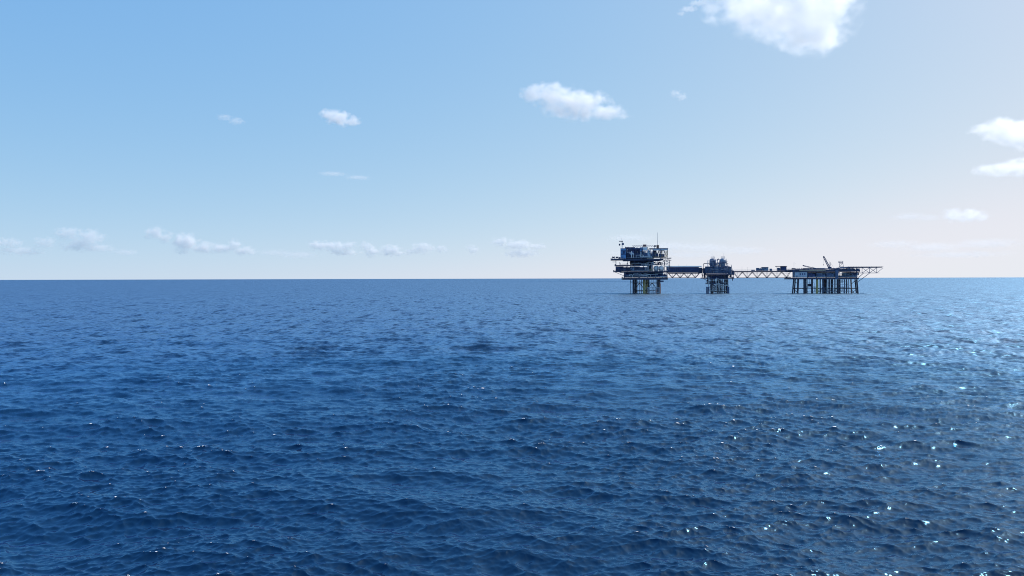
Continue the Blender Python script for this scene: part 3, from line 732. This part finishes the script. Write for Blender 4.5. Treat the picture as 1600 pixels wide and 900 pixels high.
t = thing('pipe_manifold', 'tangle of thin tan pipes at the right end of the open shelter', 'pipes', P(1041, 401, -10)); clutter(t, 1038.8, 391.8, 1043, 400.8, -12, -9, 9, 36, 'tan', 'pipe_run', 0.12)
t = thing('pipe_manifold', 'dark pipes and beams hanging under the shelter roof', 'pipes', P(1030, 393, -10)); clutter(t, 1020.5, 391.4, 1040, 395.4, -11, -8, 14, 37, 'navy', 'pipe_run', 0.25)
def winch(label, px, py, d, s_):
    q = P(px, py, d); t = thing('deck_winch', label, 'winch', q)
    m = MB(); 
    for x in (-s_, s_*0.85): m.hexa([(q.x+x,d-0.7*s_,q.z),(q.x+x+0.15*s_,d-0.7*s_,q.z),(q.x+x+0.15*s_,d+0.7*s_,q.z),(q.x+x,d+0.7*s_,q.z),(q.x+x,d-0.2*s_,q.z+1.8*s_),(q.x+x+0.15*s_,d-0.2*s_,q.z+1.8*s_),(q.x+x+0.15*s_,d+0.2*s_,q.z+1.8*s_),(q.x+x,d+0.2*s_,q.z+1.8*s_)])
    build_each(m, 'stand', 'steel', t)
    MB().lathe((q.x-0.8*s_, d, q.z+1.1*s_), (1,0,0), [(0,0.9*s_),(0.12*s_,0.9*s_),(0.13*s_,0.55*s_),(1.45*s_,0.55*s_),(1.46*s_,0.9*s_),(1.6*s_,0.9*s_)], 14).build('drum', 'steel', t)
winch('dark winch drum at the outer tip of the tall platform left wing', 958.6, 404.3, -15, 1.2)
winch('dark winch drum on the left wing beside the blue tower cabin', 964.2, 404.3, -14, 1.2)
skid('tool_box', 'small dark box just left of the blue tower cabin foot', 'box', 966.6, 401.3, 969.6, 404.3, -14.5, -12, 'steel', 38)
winch('dark winch on the roof edge right of the telecom mast', 979.5, 390.4, -9, 1.6)
for (px0, py0, px1, py1, s_, lab) in ((977, 427.4, 990, 433.8, 41, 'dark equipment block at the left end of the tall platform lowest deck'), (992, 427.0, 1011, 433.8, 42, 'wide dark equipment block in the middle of the tall platform lowest deck'), (1013, 427.4, 1028, 433.8, 43, 'dark equipment block at the right of the tall platform lowest deck')):
    skid('process_skid', lab, 'equipment', px0, py0, px1, py1, -14.5, -5, 'navy', s_)

# ============================================================== roofed bridge
def warren(parent, xs_bot, xs_top, zb, zt, y, r, rc):
    m = MB()
    m.tube((xs_bot[0],y,zb), (xs_bot[-1],y,zb), rc); m.build('bottom_chord', 'steel', parent)
    m = MB(); m.tube((xs_top[0],y,zt), (xs_top[-1],y,zt), rc); m.build('top_chord', 'steel', parent)
    m = MB()
    for xb in xs_bot:
        near = sorted(xs_top, key=lambda q: abs(q-xb))[:2]
        for xt in near: m.tube((xb,y,zb), (xt,y,zt), r)
        m.tube((xb,y,zb), (xb,y,zt), r*0.45)
    m.build('diagonal', 'steel', parent)
b1 = thing('roofed_bridge', 'dark clad bridge with a pale roof line between the tall platform and the middle one', 'bridge', P(1068, 434, 0))
MB().pb(1040.5, 415.5, 1096.5, 417.0, -2.6, 2.6).build('roof', 'white', b1)
m = MB(); ribbed(m, 1042, 417.1, 1092, 426.0, -2.3, 2.3, 1.6, 0.1); m.build('cladding', 'navy', b1)
MB().pb(1091.9, 418.2, 1097.5, 427.2, -2.2, 2.2).build('end_frame', 'steel', b1)
MB().pb(1040.5, 426.05, 1097, 426.9, -2.6, 2.6).build('floor', 'steel', b1)
clutter(b1, 1044, 418.5, 1092, 425.5, -2.75, -2.45, 12, 51, 'slate', 'service_pipe', 0.14)
zb, zt = P(1068,434,0).z, P(1068,426.9,0).z
xb = [P(q,434,0).x for q in (1050.5, 1062.8, 1074.6, 1086.6)]; xt = [P(q,427,0).x for q in (1044.5, 1056.7, 1068.7, 1080.6, 1092.5)]
for y in (-2.2, 2.2): warren(b1, xb, xt, zb, zt-0.2, y, 0.2, 0.27)
m = MB()
for q in xb: m.tube((q,-2.2,zb), (q,2.2,zb), 0.12)
m.pt((1040,434,0), (1050.5,434,0), 0.18); m.pt((1086.6,434,0), (1092.5,427.5,0), 0.18)
for (u, r_) in ((1044,0.1),(1060.6,0.06),(1072.3,0.06)): m.pt((u,415.5,0), (u,413.2,0), r_)
m.build('cross_member', 'slate', b1)

# ============================================================== middle riser platform
p2 = thing('riser_platform', 'narrow middle platform topped by two rounded vessels, between the two bridges', 'platform', (P(1121,458,0).x, 0, 0))
for (px, d, r) in ((1111.3,-7,0.75), (1132.2,-7,0.75), (1136.8,-7,0.7), (1113,7,0.7), (1122,7,0.6), (1134.5,7,0.7)):
    q = P(px, 430, d); MB().tube((q.x+(0.4 if px > 1134 else 0), d, SEA), (q.x, d, q.z), r, n=12).build('leg', 'sea_steel', p2, smooth=True)
rd = random.Random(4)
for i in range(11):
    px = 1113.5+ i*1.75 + rd.uniform(-0.3,0.3); d = rd.uniform(-5, 5); q = P(px, 436, d)
    MB().tube((q.x,d,SEA), (q.x,d,q.z), rd.choice((0.22,0.3,0.36)), n=9).build('conductor', rd.choice(('sea_steel','grey','pale','rust')), p2, smooth=True)
m = MB()
for z in (1.8, 4.2, 7.4, 10.2):
    for d in (-7, 7): m.tube((P(1111.3,450,d).x,d,z), (P(1136.8,450,d).x,d,z), 0.22)
for d in (-7,): truss_x(m, P(1111.3,450,d).x, P(1136.8,450,d).x, d, 4.2, 10.2, 2, 0.18)
for px in (1111.3, 1136.8):
    for z in (1.8, 7.4): x = P(px,450,0).x; m.tube((x,-7,z), (x,7,z), 0.2)
m.build('jacket_brace', 'sea_steel', p2)
for (u, v) in ((1103.6, 1107.4), (1136.2, 1138.9)):
    m = MB(); a = P(u, 458, -8); b = P(v, 448, -8)
    for i in range(4):
        x = a.x+(b.x-a.x)*i/3; m.tube((x,-8.4,-1), (x,-8.4,b.z), 0.34, n=9)
    for z in (1.5, 3.6, 5.6): m.box(a.x, b.x, -8.1, -7.7, z-0.2, z+0.2)
    m.build('boat_fender', 'slate', p2)
    m = MB()
    for z in (1.5, 5.6): m.tube(((a.x+b.x)/2,-8,z), (P(1111.3 if u < 1110 else 1136.8,450,-7).x,-7,z), 0.2)
    m.build('fender_arm', 'sea_steel', p2)
deck(p2, 1104, 1139, 427.2, 429.4, -9, 9, 'slate')
zL = deck(p2, 1098.5, 1147.5, 434.4, 435.6, -8, 8, 'slate', sides='lr')
deck(p2, 1106, 1131, 442.0, 444.0, -7.5, 7, 'steel')
clutter(p2, 1107, 404.5, 1136, 418, -7.4, -5.2, 16, 76, 'slate', rmax=0.3)
clutter(p2, 1106, 406, 1137, 427, -8.4, -6, 12, 74, 'pale', rmax=0.13)
clutter(p2, 1104, 430, 1138, 455, -8.6, -7.6, 14, 75, 'white', rmax=0.14)
MB().pb(1104, 416.5, 1139, 427, 3.5, 7.5).build('rear_wall', 'slate', p2)
clutter(p2, 1103, 413.5, 1143, 427, -8.6, -7.8, 34, 66, 'slate', rmax=0.25)
clutter(p2, 1136, 420, 1147, 434, -6, 3, 18, 67, 'slate', rmax=0.3)
clutter(p2, 1098, 420, 1107, 434, -6, 3, 18, 68, 'steel', rmax=0.35)
clutter(p2, 1112, 446, 1136, 457, -6.5, 5, 30, 69, 'sea_steel', rmax=0.26)
clutter(p2, 1106.5, 436, 1131, 442, -7, 6, 26, 61, 'steel', rmax=0.3)
clutter(p2, 1108, 437, 1130, 455, -6, 4, 18, 62, 'grey', rmax=0.15)
clutter(p2, 1112, 445, 1133, 456, -7, -5, 10, 63, 'pale', rmax=0.12)
MB().pb(1107, 429.5, 1137.5, 436, -4, 6).build('bulkhead', 'slate', p2)
clutter(p2, 1106, 429.5, 1137, 434.2, -8, -4.5, 16, 64, 'navy')
m = MB()
for (a, b) in (((1096,429,-6),(1106,436,-6)), ((1098.5,435,-6),(1108,440,-6)), ((1103,428,-6),(1109,443,-6))): m.pt(a, b, 0.22)
m.pt((1144.6,433,-7), (1144.6,438.6,-7), 0.35); m.pt((1137,430,-6), (1146,435,-6), 0.15)
m.build('side_brace', 'steel', p2)
MB().pb(1102, 425.2, 1147, 427.1, -8.6, -8.2).build('kick_plate', 'grey', p2) if False else None
def vvessel(label, px, pyt, pyb, wpx, d, mat, head):
    q = P(px, pyb, d); top = P(px, pyt, d).z; r = wpx*0.31
    t = thing('process_vessel', label, 'vessel', q, 'vessels on the middle platform')
    H = top - q.z
    if head:
        zc = H - r
        prof = [(0, r*0.72), (zc-r*0.85, r*0.72)] + [(zc + r*math.sin(a), r*math.cos(a)) for a in [R(x) for x in range(-42, 91, 12)]]
        MB().lathe(q, (0,0,1), prof, 22).build('shell', mat, t, smooth=True)
    else:
        MB().lathe(q, (0,0,1), [(0,r*0.85),(H*0.5,r*0.85),(H*0.56,r)] + [(H - r*0.7 + r*0.7*math.sin(a), r*math.cos(a)) for a in [R(x) for x in range(0, 91, 15)]], 22).build('shell', mat, t, smooth=True)
    m = MB(); m.rails(q.x-1.5, q.x+1.9, d-1.2, d+1.2, top-0.5, 2.0, 0.06, 0.9); m.box(q.x-1.6, q.x+2.0, d-1.3, d+1.3, top-0.6, top-0.5); m.build('top_platform', 'grey', t)
    m = MB(); m.tube((q.x+r*0.98,d-0.9,q.z), (q.x+r*0.98,d-0.9,top-0.5), 0.08); m.tube((q.x+r*0.98,d-0.2,q.z), (q.x+r*0.98,d-0.2,top-0.5), 0.08); m.build('ladder', 'grey', t)
    m = MB(); m.tube((q.x+1.0,d,top-0.4), (q.x+1.0,d,top+(5.0 if head else 2.6)), 0.07, n=5); m.build('vent_pipe', 'grey', t)
    return t
vvessel('pale blue grey upright vessel with a rounded top, left one on the middle platform', 1113.6, 403.6, 427.1, 9.6, -3, 'slate', False)
vvessel('pale ball headed upright vessel, right one on the middle platform', 1129.4, 403.3, 427.1, 10.6, -3, 'grey', True)
skid('separator_skid', 'dark equipment block at the roofed bridge end of the middle platform', 'equipment', 1102, 415.4, 1112, 427.1, -7.5, -4.8, 'slate', 71)
cabin('equipment_cabin', 'small pale cabin between the two rounded vessels of the middle platform', 'cabin', 1117.3, 416.8, 1123.6, 427.1, -7.8, -5, 'grey', 'pale')
skid('separator_skid', 'slate equipment block below the ball headed vessel', 'equipment', 1124.4, 418.5, 1134.5, 427.1, -7.6, -5.4, 'slate', 72)
cabin('equipment_cabin', 'slim grey cabin at the right end of the middle platform deck', 'cabin', 1138.8, 417.6, 1143.2, 428.5, -7, -3, 'grey', 'slate')
deck(p2, 1138.9, 1147.5, 428.6, 429.6, -8.5, 4, 'slate', sides='fr')
o = MB().pb(1144.2, 423.3, 1147, 428.4, -7, -4).build('junction_box', 'steel', None, P(1145.6, 428.5, -5)); tag(o, 'dark box at the open bridge end of the middle platform', 'box')
t = thing('pipe_arch', 'dark goosenecked pipe arching over the left of the middle platform', 'pipe', P(1099.5, 427, -5))
m = MB(); m.pt((1099.6,427.1,-5), (1099.6,412.6,-5), 0.3); m.pt((1099.6,411.8,-5), (1109.5,411.4,-5), 0.3); m.lathe(P(1099.6,412.6,-5)+Vector((0,0,0)), (0.7,0,0.7), [(-0.3,0.33),(0.4,0.33)], 8); m.build('pipe', 'steel', t)
MB().pb(1098.6, 419, 1102, 427.1, -5.5, -4.5).build('support', 'steel', t)
t = thing('flood_light_mast', 'thin frame mast with a dark lamp head at the right of the ball headed vessel', 'mast', P(1135.5, 427, -6))
m = MB(); m.pt((1135,427.2,-6), (1135,412,-6), 0.1); m.pt((1142.8,417.3,-6), (1142.8,412.6,-6), 0.06); m.pt((1135,412.6,-6), (1142.8,412.6,-6), 0.06); m.build('frame', 'grey', t)
MB().pb(1134.8, 411.6, 1138, 412.8, -6.5, -5.5).build('lamp_head', 'steel', t)
t = thing('pipe_manifold', 'rusty grey pipes in the gap between the two rounded vessels', 'pipes', P(1121, 416, -2)); clutter(t, 1118.5, 410.5, 1124, 416.6, -4, 0, 12, 73, 'tan', 'pipe_run', 0.14)

# ============================================================== open bridge with huts
b2 = thing('open_bridge', 'long open truss bridge with zigzag bracing between the middle platform and the wide one', 'bridge', P(1192, 434, 0))
MB().pb(1147.2, 423.3, 1237, 424.6, -2.2, 2.2).build('walkway', 'steel', b2)
m = MB(); a = P(1147.5,423.3,-2.1); b = P(1236.5,423.3,-2.1); m.rails(a.x, b.x, -2.1, 2.1, a.z, 1.1, 0.045, 1.8, 'fb'); m.build('handrail', 'grey', b2)
zb, zt = P(1192,434,0).z, P(1192,425,0).z
xb = [P(q,434,0).x for q in (1152.2, 1167.6, 1183.2, 1198.2, 1213.6, 1229)]; xt = [P(q,425,0).x for q in (1146.5, 1160, 1175.5, 1190.7, 1206, 1221.5, 1234.5)]
for y in (-1.9, 1.9): warren(b2, xb, xt, zb, zt, y, 0.21, 0.27)
m = MB()
for q in xb: m.tube((q,-1.9,zb), (q,1.9,zb), 0.12)
a = P(1148,427.8,0); m.tube((a.x,0,a.z), (P(1235,427.8,0).x,0,a.z), 0.07)
m.build('cross_member', 'slate', b2)
for px, py in ((1159.4, 416.6), (1168.4, 417.2)):
    o = MB().pt((px, 423.3, -1.5), (px, py, -1.5), 0.07).build('lamp_post', 'grey', None, P(px, 423.3, -1.5)); tag(o, 'thin lamp post on the open bridge, ' + ('nearest the middle platform' if px < 1163 else 'second from the middle platform'), 'post', 'thin posts on the open bridge')
cabin('bridge_hut', 'pale walled hut with an overhanging dark roof on the open bridge', 'hut', 1191.0, 417.6, 1200.6, 423.2, -1.9, 1.9, 'grey', 'steel', windows=1, over=0.5)
skid('pump_unit', 'dark machine joined to the left of the pale bridge hut', 'machine', 1182.2, 418.2, 1190.4, 423.2, -1.6, 1.6, 'slate', 81)
skid('pump_unit', 'low flat dark box on the open bridge, left of the huts', 'box', 1174.7, 421.3, 1180, 423.2, -1.5, 1.5, 'slate', 82)
skid('pump_unit', 'small dark box on the open bridge between the two huts', 'box', 1203.3, 419.4, 1206.8, 423.2, -1.5, 1.5, 'slate', 83)
t = thing('bridge_hut', 'dark blue hut with a long flat roof over an open bay on the open bridge', 'hut', P(1222, 423.2, 0))
m = MB(); ribbed(m, 1220.6, 416.6, 1229, 423.2, -1.8, 1.8); m.build('wall', 'navy', t)
MB().pb(1212.8, 415.6, 1230, 416.55, -2.1, 2.1).build('roof', 'steel', t)
m = MB()
for y in (-1.8, 1.8): m.pt((1213.6, 416.6, y), (1213.6, 423.2, y), 0.08)
build_each(m, 'post', 'slate', t)
skid('pump_unit', 'dark machine standing under the open bay roof of the dark blue bridge hut', 'machine', 1215, 418, 1219.3, 423.2, -1.4, 1.4, 'navy', 84)

# ============================================================== wide wellhead platform
p3 = thing('wellhead_platform', 'low wide platform on many legs with a cantilevered helideck, the rightmost of the linked three', 'platform', (P(1288,458,0).x, 0, 0))
def leg3(pxt, pxb, d, r, mt='sea_steel', pt_=436.5):
    a = P(pxb, 458, d); b = P(pxt, pt_, d); k = (a.z-SEA)/(b.z-a.z)
    lo = a + (a-b)*k
    MB().tube(lo, b, r, n=12).build('leg', mt, p3, smooth=True)
for (t_, b_, d, r, mt) in ((1240.2,1238.2,-11,0.62,'sea_steel'), (1247.2,1246.2,-11,0.85,'sea_steel'), (1257,1257,-11,1.05,'sea_steel'), (1268.8,1268.8,-11,0.85,'sea_steel'), (1276.8,1276.8,-11,1.0,'yellow'),
                       (1309.2,1309.2,-11,1.1,'sea_steel'), (1329.5,1330.5,-11,0.6,'rust'), (1338.6,1340.4,-11,0.7,'sea_steel'), (1242.5,1241.0,11,0.6,'sea_steel'), (1259,1259,11,0.8,'sea_steel'), (1290,1290,11,0.8,'sea_steel'), (1312,1312,11,0.8,'sea_steel'), (1336,1338,11,0.6,'sea_steel')):
    leg3(t_, b_, d, r, mt)
for i, (px, d, r) in enumerate(((1281.5,-8,0.55), (1285.6,-6,0.6), (1288.2,-2,0.42), (1291.8,-7,0.5), (1294,0,0.4), (1296.4,-5,0.62), (1300.8,-8,0.55), (1304.2,-3,0.4), (1306,-8,0.3), (1319.8,-6,0.5), (1322.6,-7,0.5), (1325.4,-3,0.36), (1261.4,-8,0.22), (1287,3,0.5), (1299,4,0.5))):
    q = P(px, 436.5, d); MB().tube((q.x,d,SEA), (q.x,d,q.z), r, n=10).build('conductor', ('sea_steel','slate','sea_steel','grey')[i % 4], p3, smooth=True)
m = MB()
zmid = P(1250, 450.8, -11).z
for d in (-11, 11): m.tube((P(1239.2,451,d).x,d,zmid), (P(1257,451,d).x,d,zmid), 0.28); m.tube((P(1311,451,d).x,d,zmid), (P(1339.4,451,d).x,d,zmid), 0.28)
m.pt((1240,438,-11), (1246.8,444,-11), 0.27); m.pt((1239.6,451,-11), (1246,457.5,-11), 0.27)
m.pt((1340,451,-11), (1331,457.5,-11), 0.27); m.pt((1337,438,-11), (1330,444,-11), 0.27); m.pt((1329.5,451,-11), (1334,457.5,-11), 0.27)
m.tube((P(1257,451,-6).x,-6,zmid), (P(1311,451,-6).x,-6,zmid), 0.22)
for px in (1257, 1276.8, 1309.2): x = P(px,450,0).x; m.tube((x,-11,zmid), (x,11,zmid), 0.2); m.tube((x,-11,2), (x,11,zmid), 0.16)
truss_x(m, P(1276.8,450,4).x, P(1309.2,450,4).x, 4, 1.5, zmid, 2, 0.18)
m.build('jacket_brace', 'sea_steel', p3)
m = MB()                                                   # lower walkway and well gear between the legs
for (u, v, py) in ((1260.5, 1275, 449.3), (1312, 1318, 449), (1312, 1318, 454)):
    a = P(u, py, -9); b = P(v, py, -9); m.box(a.x, b.x, -9, -6, a.z-0.2, a.z); m.rails(a.x, b.x, -9, -6, a.z)
    for x in (a.x, b.x): m.tube((x,-9,-2), (x,-9,a.z), 0.16)
m.build('lower_walkway', 'slate', p3)
MB().pb(1263.3, 443.4, 1267.6, 447.6, -9, -6).build('hanging_box', 'steel', p3); MB().pt((1265,436.5,-8),(1265,443.5,-8),0.12).build('hanger', 'steel', p3)
clutter(p3, 1271, 450.5, 1308, 457, -7, 2, 18, 91, 'pale', rmax=0.14)
clutter(p3, 1311, 437, 1320, 441.5, -8, 0, 7, 92, 'grey', rmax=0.12)
zD = deck(p3, 1236.5, 1342, 433.9, 436.6, -13, 13, 'steel', sides='flbr')
deck(p3, 1232.8, 1236.3, 433.4, 435.4, -4, 4, 'steel', sides='l')
zU = deck(p3, 1238, 1343.5, 421.2, 424.8, -13.2, 13, 'slate')
MB().pb(1249, 421.9, 1290, 423.3, -13.5, -13.25).build('edge_beam', 'tan', p3)
m = MB()
for px in (1238.8, 1261.5, 1276, 1291, 1309, 1322, 1338.5):
    for d in (-12, 12): q = P(px, 424.5, d); m.box(q.x-0.3, q.x+0.3, d-0.3, d+0.3, zD, q.z)
build_each(m, 'deck_column', 'steel', p3)
m = MB(); ribbed(m, 1262, 425, 1308, 433.7, -2, 8); m.build('bulkhead', 'navy', p3)
clutter(p3, 1263, 425.2, 1310, 433.7, -11, -3, 30, 93, 'slate')
clutter(p3, 1311, 425.2, 1340, 433.7, -11, 6, 24, 94, 'steel')
clutter(p3, 1312, 426, 1339, 431, -11, -9, 8, 95, 'grey', rmax=0.12)
m = MB()
for k in range(3): a = P(1238.5+k*0.9, 433.8, -12.6); m.tube(a, (a.x, -12.6, zU), 0.2)
m.build('cable_riser', 'slate', p3)
clutter(p3, 1312, 418.6, 1342, 421, -11, 8, 22, 96, 'slate', rmax=0.35)
clutter(p3, 1240, 418.9, 1312, 421, -11, 4, 34, 97, 'slate', rmax=0.3)
MB().pb(1318, 425.2, 1342, 430.2, 6, 10).build('bulkhead', 'navy', p3)
clutter(p3, 1263, 425.2, 1340, 433, -12.9, -12.2, 12, 98, 'pale', rmax=0.14)
clutter(p3, 1258, 438, 1330, 456, -11.5, -9, 12, 99, 'grey', rmax=0.14)
# helideck, part of the platform
a = P(1323.5, 418.4, -11); b = P(1383.2, 416.5, -11)
MB().hexa([(a.x,-10,a.z),(b.x-1.5,-6.5,a.z+0.1),(b.x-1.5,6.5,a.z+0.1),(a.x,10,a.z),(a.x,-11,b.z),(b.x,-7,b.z),(b.x,7,b.z),(a.x,11,b.z)]).build('helideck', 'slate', p3)
m = MB()
for d in (-7, 7):
    zt2 = P(1340,418.4,d).z; zl = P(1340,426.6,d).z
    xs = [P(q,420,d).x for q in (1343.5, 1347, 1358.5, 1370)]
    m.tube((P(1340,420,d).x,d,zl), (xs[-1],d,zl), 0.26)
    for x in xs: m.tube((x,d,zl), (x,d,zt2), 0.24)
    for i in range(1, 3): m.tube((xs[i],d,zl), (xs[i+1],d,zt2), 0.2); m.tube((xs[i],d,zt2), (xs[i+1],d,zl), 0.2)
    m.tube((xs[-1],d,zl), (P(1380,418.2,d).x,d,zt2), 0.16)
    m.pt((1341.5,433.5,d), (1349,427,d), 0.28); m.pt((1340.8,440,d), (1358.5,427,d), 0.26)
    m.tube((xs[2],d,zl), (P(1362,426.6,d).x,d,zl), 0.14)
for px in (1347, 1358.5, 1370): q = P(px,426.6,0); m.tube((q.x,-7,q.z), (q.x,7,q.z), 0.15)
m.build('helideck_truss', 'slate', p3)
m = MB()
for i in range(14):
    x = a.x+1+(b.x-a.x-3)*i/13; m.tube((x,-10.8+ (4*i/13),b.z-0.2), (x,-12.4+(4*i/13),b.z+0.35), 0.06)
m.tube((a.x,-12.4,b.z+0.35), (b.x-2,-8.4,b.z+0.35), 0.05); m.build('safety_net_frame', 'grey', p3)
m = MB()
for px in (1326, 1332, 1338.5): m.pt((px,418.3,-9), (px,421.3,-9), 0.22); m.pt((px,418.3,9), (px,421.3,9), 0.22)
build_each(m, 'helideck_post', 'slate', p3)
# things on it
cabin('living_quarters', 'long pale grey walled cabin under the deck at the left end of the wide platform', 'cabin', 1242, 425.2, 1261.2, 433.8, -12.6, -4, 'pale', 'grey', windows=3, over=0.05)
skid('wellhead_module', 'dark equipment block beside the pale grey cabin of the wide platform', 'equipment', 1263, 425.6, 1274, 433.8, -12, -6, 'navy', 101)
skid('wellhead_module', 'slate equipment block in the middle of the wide platform, left of the stair panel', 'equipment', 1277, 426.2, 1290, 433.8, -12, -5, 'slate', 102)
skid('wellhead_module', 'slate equipment block in the middle of the wide platform, right of centre', 'equipment', 1292, 425.8, 1304, 433.8, -12, -5, 'slate', 103)
skid('wellhead_module', 'low dark equipment block in the open bay of the wide platform under the helideck', 'equipment', 1313, 430.2, 1328, 433.8, -10, -4, 'navy', 104)
skid('wellhead_module', 'tall dark equipment block at the right end of the wide platform below the helideck', 'equipment', 1330.5, 425.4, 1338, 433.8, -9, -2, 'navy', 105)
o = MB().pb(1305.2, 421.5, 1310, 436, -13.6, -13.3).build('stair_panel', 'slate', p3)
tops = ((1239, 418.8, 1244.5, 421.2, 'steel', 'dark box at the far left end of the wide platform roof'), (1246.5, 419.4, 1251.5, 421.2, 'slate', 'low slate box on the wide platform roof, second from the left end'),
        (1254, 420.0, 1272, 421.2, 'steel', 'long low dark rack under the lowered crane boom'), (1276.5, 418.9, 1284.5, 421.2, 'steel', 'dark box on the wide platform roof just left of the raised crane'),
        (1286, 419.6, 1291, 421.2, 'slate', 'small slate box at the foot of the raised crane'), (1301, 418.8, 1305.5, 421.2, 'navy', 'dark box just right of the raised crane'), (1307, 419.2, 1313, 421.2, 'navy', 'low dark box at the foot of the small lattice tower'),
        (1326, 418.9, 1331, 421.2, 'slate', 'slate box tucked under the inner end of the helideck'), (1340, 418.9, 1343, 424, 'navy', 'dark box at the right roof corner under the helideck'))
for i, (a0, b0, a1, b1_, mt, lab) in enumerate(tops): skid('roof_unit', lab, 'box', a0, b0, a1, b1_, -11, -6, mt, 120+i)
def lattice_boom(m, p, q, w0, w1, n, r):
    p = Vector(p); q = Vector(q); ax = (q-p).normalized(); s_ = Vector((0,1,0)); u = ax.cross(s_).normalized()
    def ring(t):
        w_ = w0+(w1-w0)*t; c = p+(q-p)*t
        return [c+s_*w_+u*w_, c-s_*w_+u*w_, c-s_*w_-u*w_, c+s_*w_-u*w_]
    for i in range(n):
        A = ring(i/n); B = ring((i+1)/n)
        for k in range(4): m.tube(A[k], B[k], r, n=5); m.tube(A[k], B[(k+1) % 4], r*0.6, n=4); m.tube(B[k], B[(k+1) % 4], r*0.6, n=4)
t = thing('pedestal_crane', 'deck crane with its lattice boom raised up to the left on the wide platform', 'crane', P(1296.8, 421.2, -6))
MB().tube(P(1296.8,421.2,-6), P(1296.8,419.2,-6), 0.9, n=14).build('pedestal', 'slate', t)
MB().pb(1294.8, 417.0, 1299.4, 419.2, -7.2, -4.8).build('cab', 'navy', t)
m = MB(); lattice_boom(m, P(1296,418.6,-6), P(1287.2,401.4,-6), 0.75, 0.45, 9, 0.17); m.build('boom', 'slate', t)
q = P(1287.2,401.4,-6); MB().box(q.x-0.5, q.x+0.5, -6.4, -5.6, q.z-0.4, q.z+0.7).build('boom_head', 'steel', t)
m = MB(); m.pt((1296.2,417,-6.6), (1296.8,409.2,-6), 0.16); m.pt((1298.4,417,-6.6), (1296.8,409.2,-6), 0.16); m.pt((1296.2,417,-5.2), (1296.8,409.2,-6), 0.16); m.build('a_frame', 'slate', t)
m = MB(); m.pt((1296.8,409.2,-6), (1288.4,402.8,-6), 0.05); m.pt((1296.8,409.2,-6), (1303.4,419,-6), 0.06); m.pt((1287,401.6,-6), (1287,413.4,-6), 0.045); m.build('cable', 'steel', t)
MB().pb(1286.6, 413.2, 1287.4, 414.6, -6.3, -5.7).build('hook_block', 'steel', t)
t = thing('deck_crane', 'small crane with a slim boom lowered almost flat to the left on the wide platform', 'crane', P(1273.6, 421.2, -7))
MB().pb(1272, 418.6, 1275.4, 421.2, -8, -6).build('housing', 'steel', t)
m = MB(); lattice_boom(m, P(1273.2,419.6,-7), P(1255,415.0,-7), 0.5, 0.35, 8, 0.16); m.build('boom', 'slate', t)
q = P(1255.4,415,-7); MB().box(q.x-0.6, q.x+0.6, -7.4, -6.6, q.z-0.45, q.z+0.45).build('boom_head', 'steel', t)
m = MB(); m.pt((1268.6,420.8,-7), (1268.6,417.6,-7), 0.14); m.pt((1269.4,416.8,-7), (1273.6,418.6,-7), 0.1); m.build('strut', 'steel', t)
t = thing('lattice_tower', 'small pale four legged lattice tower with a top platform, left of the helideck', 'tower', P(1314.3, 421.2, -5))
m = MB()
for d in (-6.5, -3.5):
    m.pt((1310.4,421.2,d), (1312.4,409.6,d), 0.19); m.pt((1318.4,421.2,d), (1316.8,408.4,d), 0.19)
    for (py, u, v) in ((416.5,1311.2,1317.8), (411.6,1312.1,1317.1)): m.pt((u,py,d), (v,py,d), 0.15)
    m.pt((1310.6,421,d), (1317.8,416.5,d), 0.13); m.pt((1311.2,416.5,d), (1317.1,411.6,d), 0.13)
m.build('lattice', 'slate', t)
m = MB(); m.pb(1311.8, 409.6, 1317.6, 410.4, -6.8, -3.2); a = P(1311.8,409.6,-6.8); b = P(1317.6,409.6,-6.8); m.rails(a.x, b.x, -6.8, -3.2, a.z, 1.1, 0.06, 1.0); m.build('top_platform', 'slate', t)
t = thing('wind_pole', 'thin pole with a bent tip near the left end of the wide platform roof', 'pole', P(1240.6, 418.8, -8))
m = MB(); m.pt((1240.6,418.8,-8), (1240.6,410.3,-8), 0.07); m.build('pole', 'grey', t)
m = MB(); m.pt((1240.6,410.3,-8), (1243.4,411.4,-8), 0.09); m.build('vane', 'pale', t)
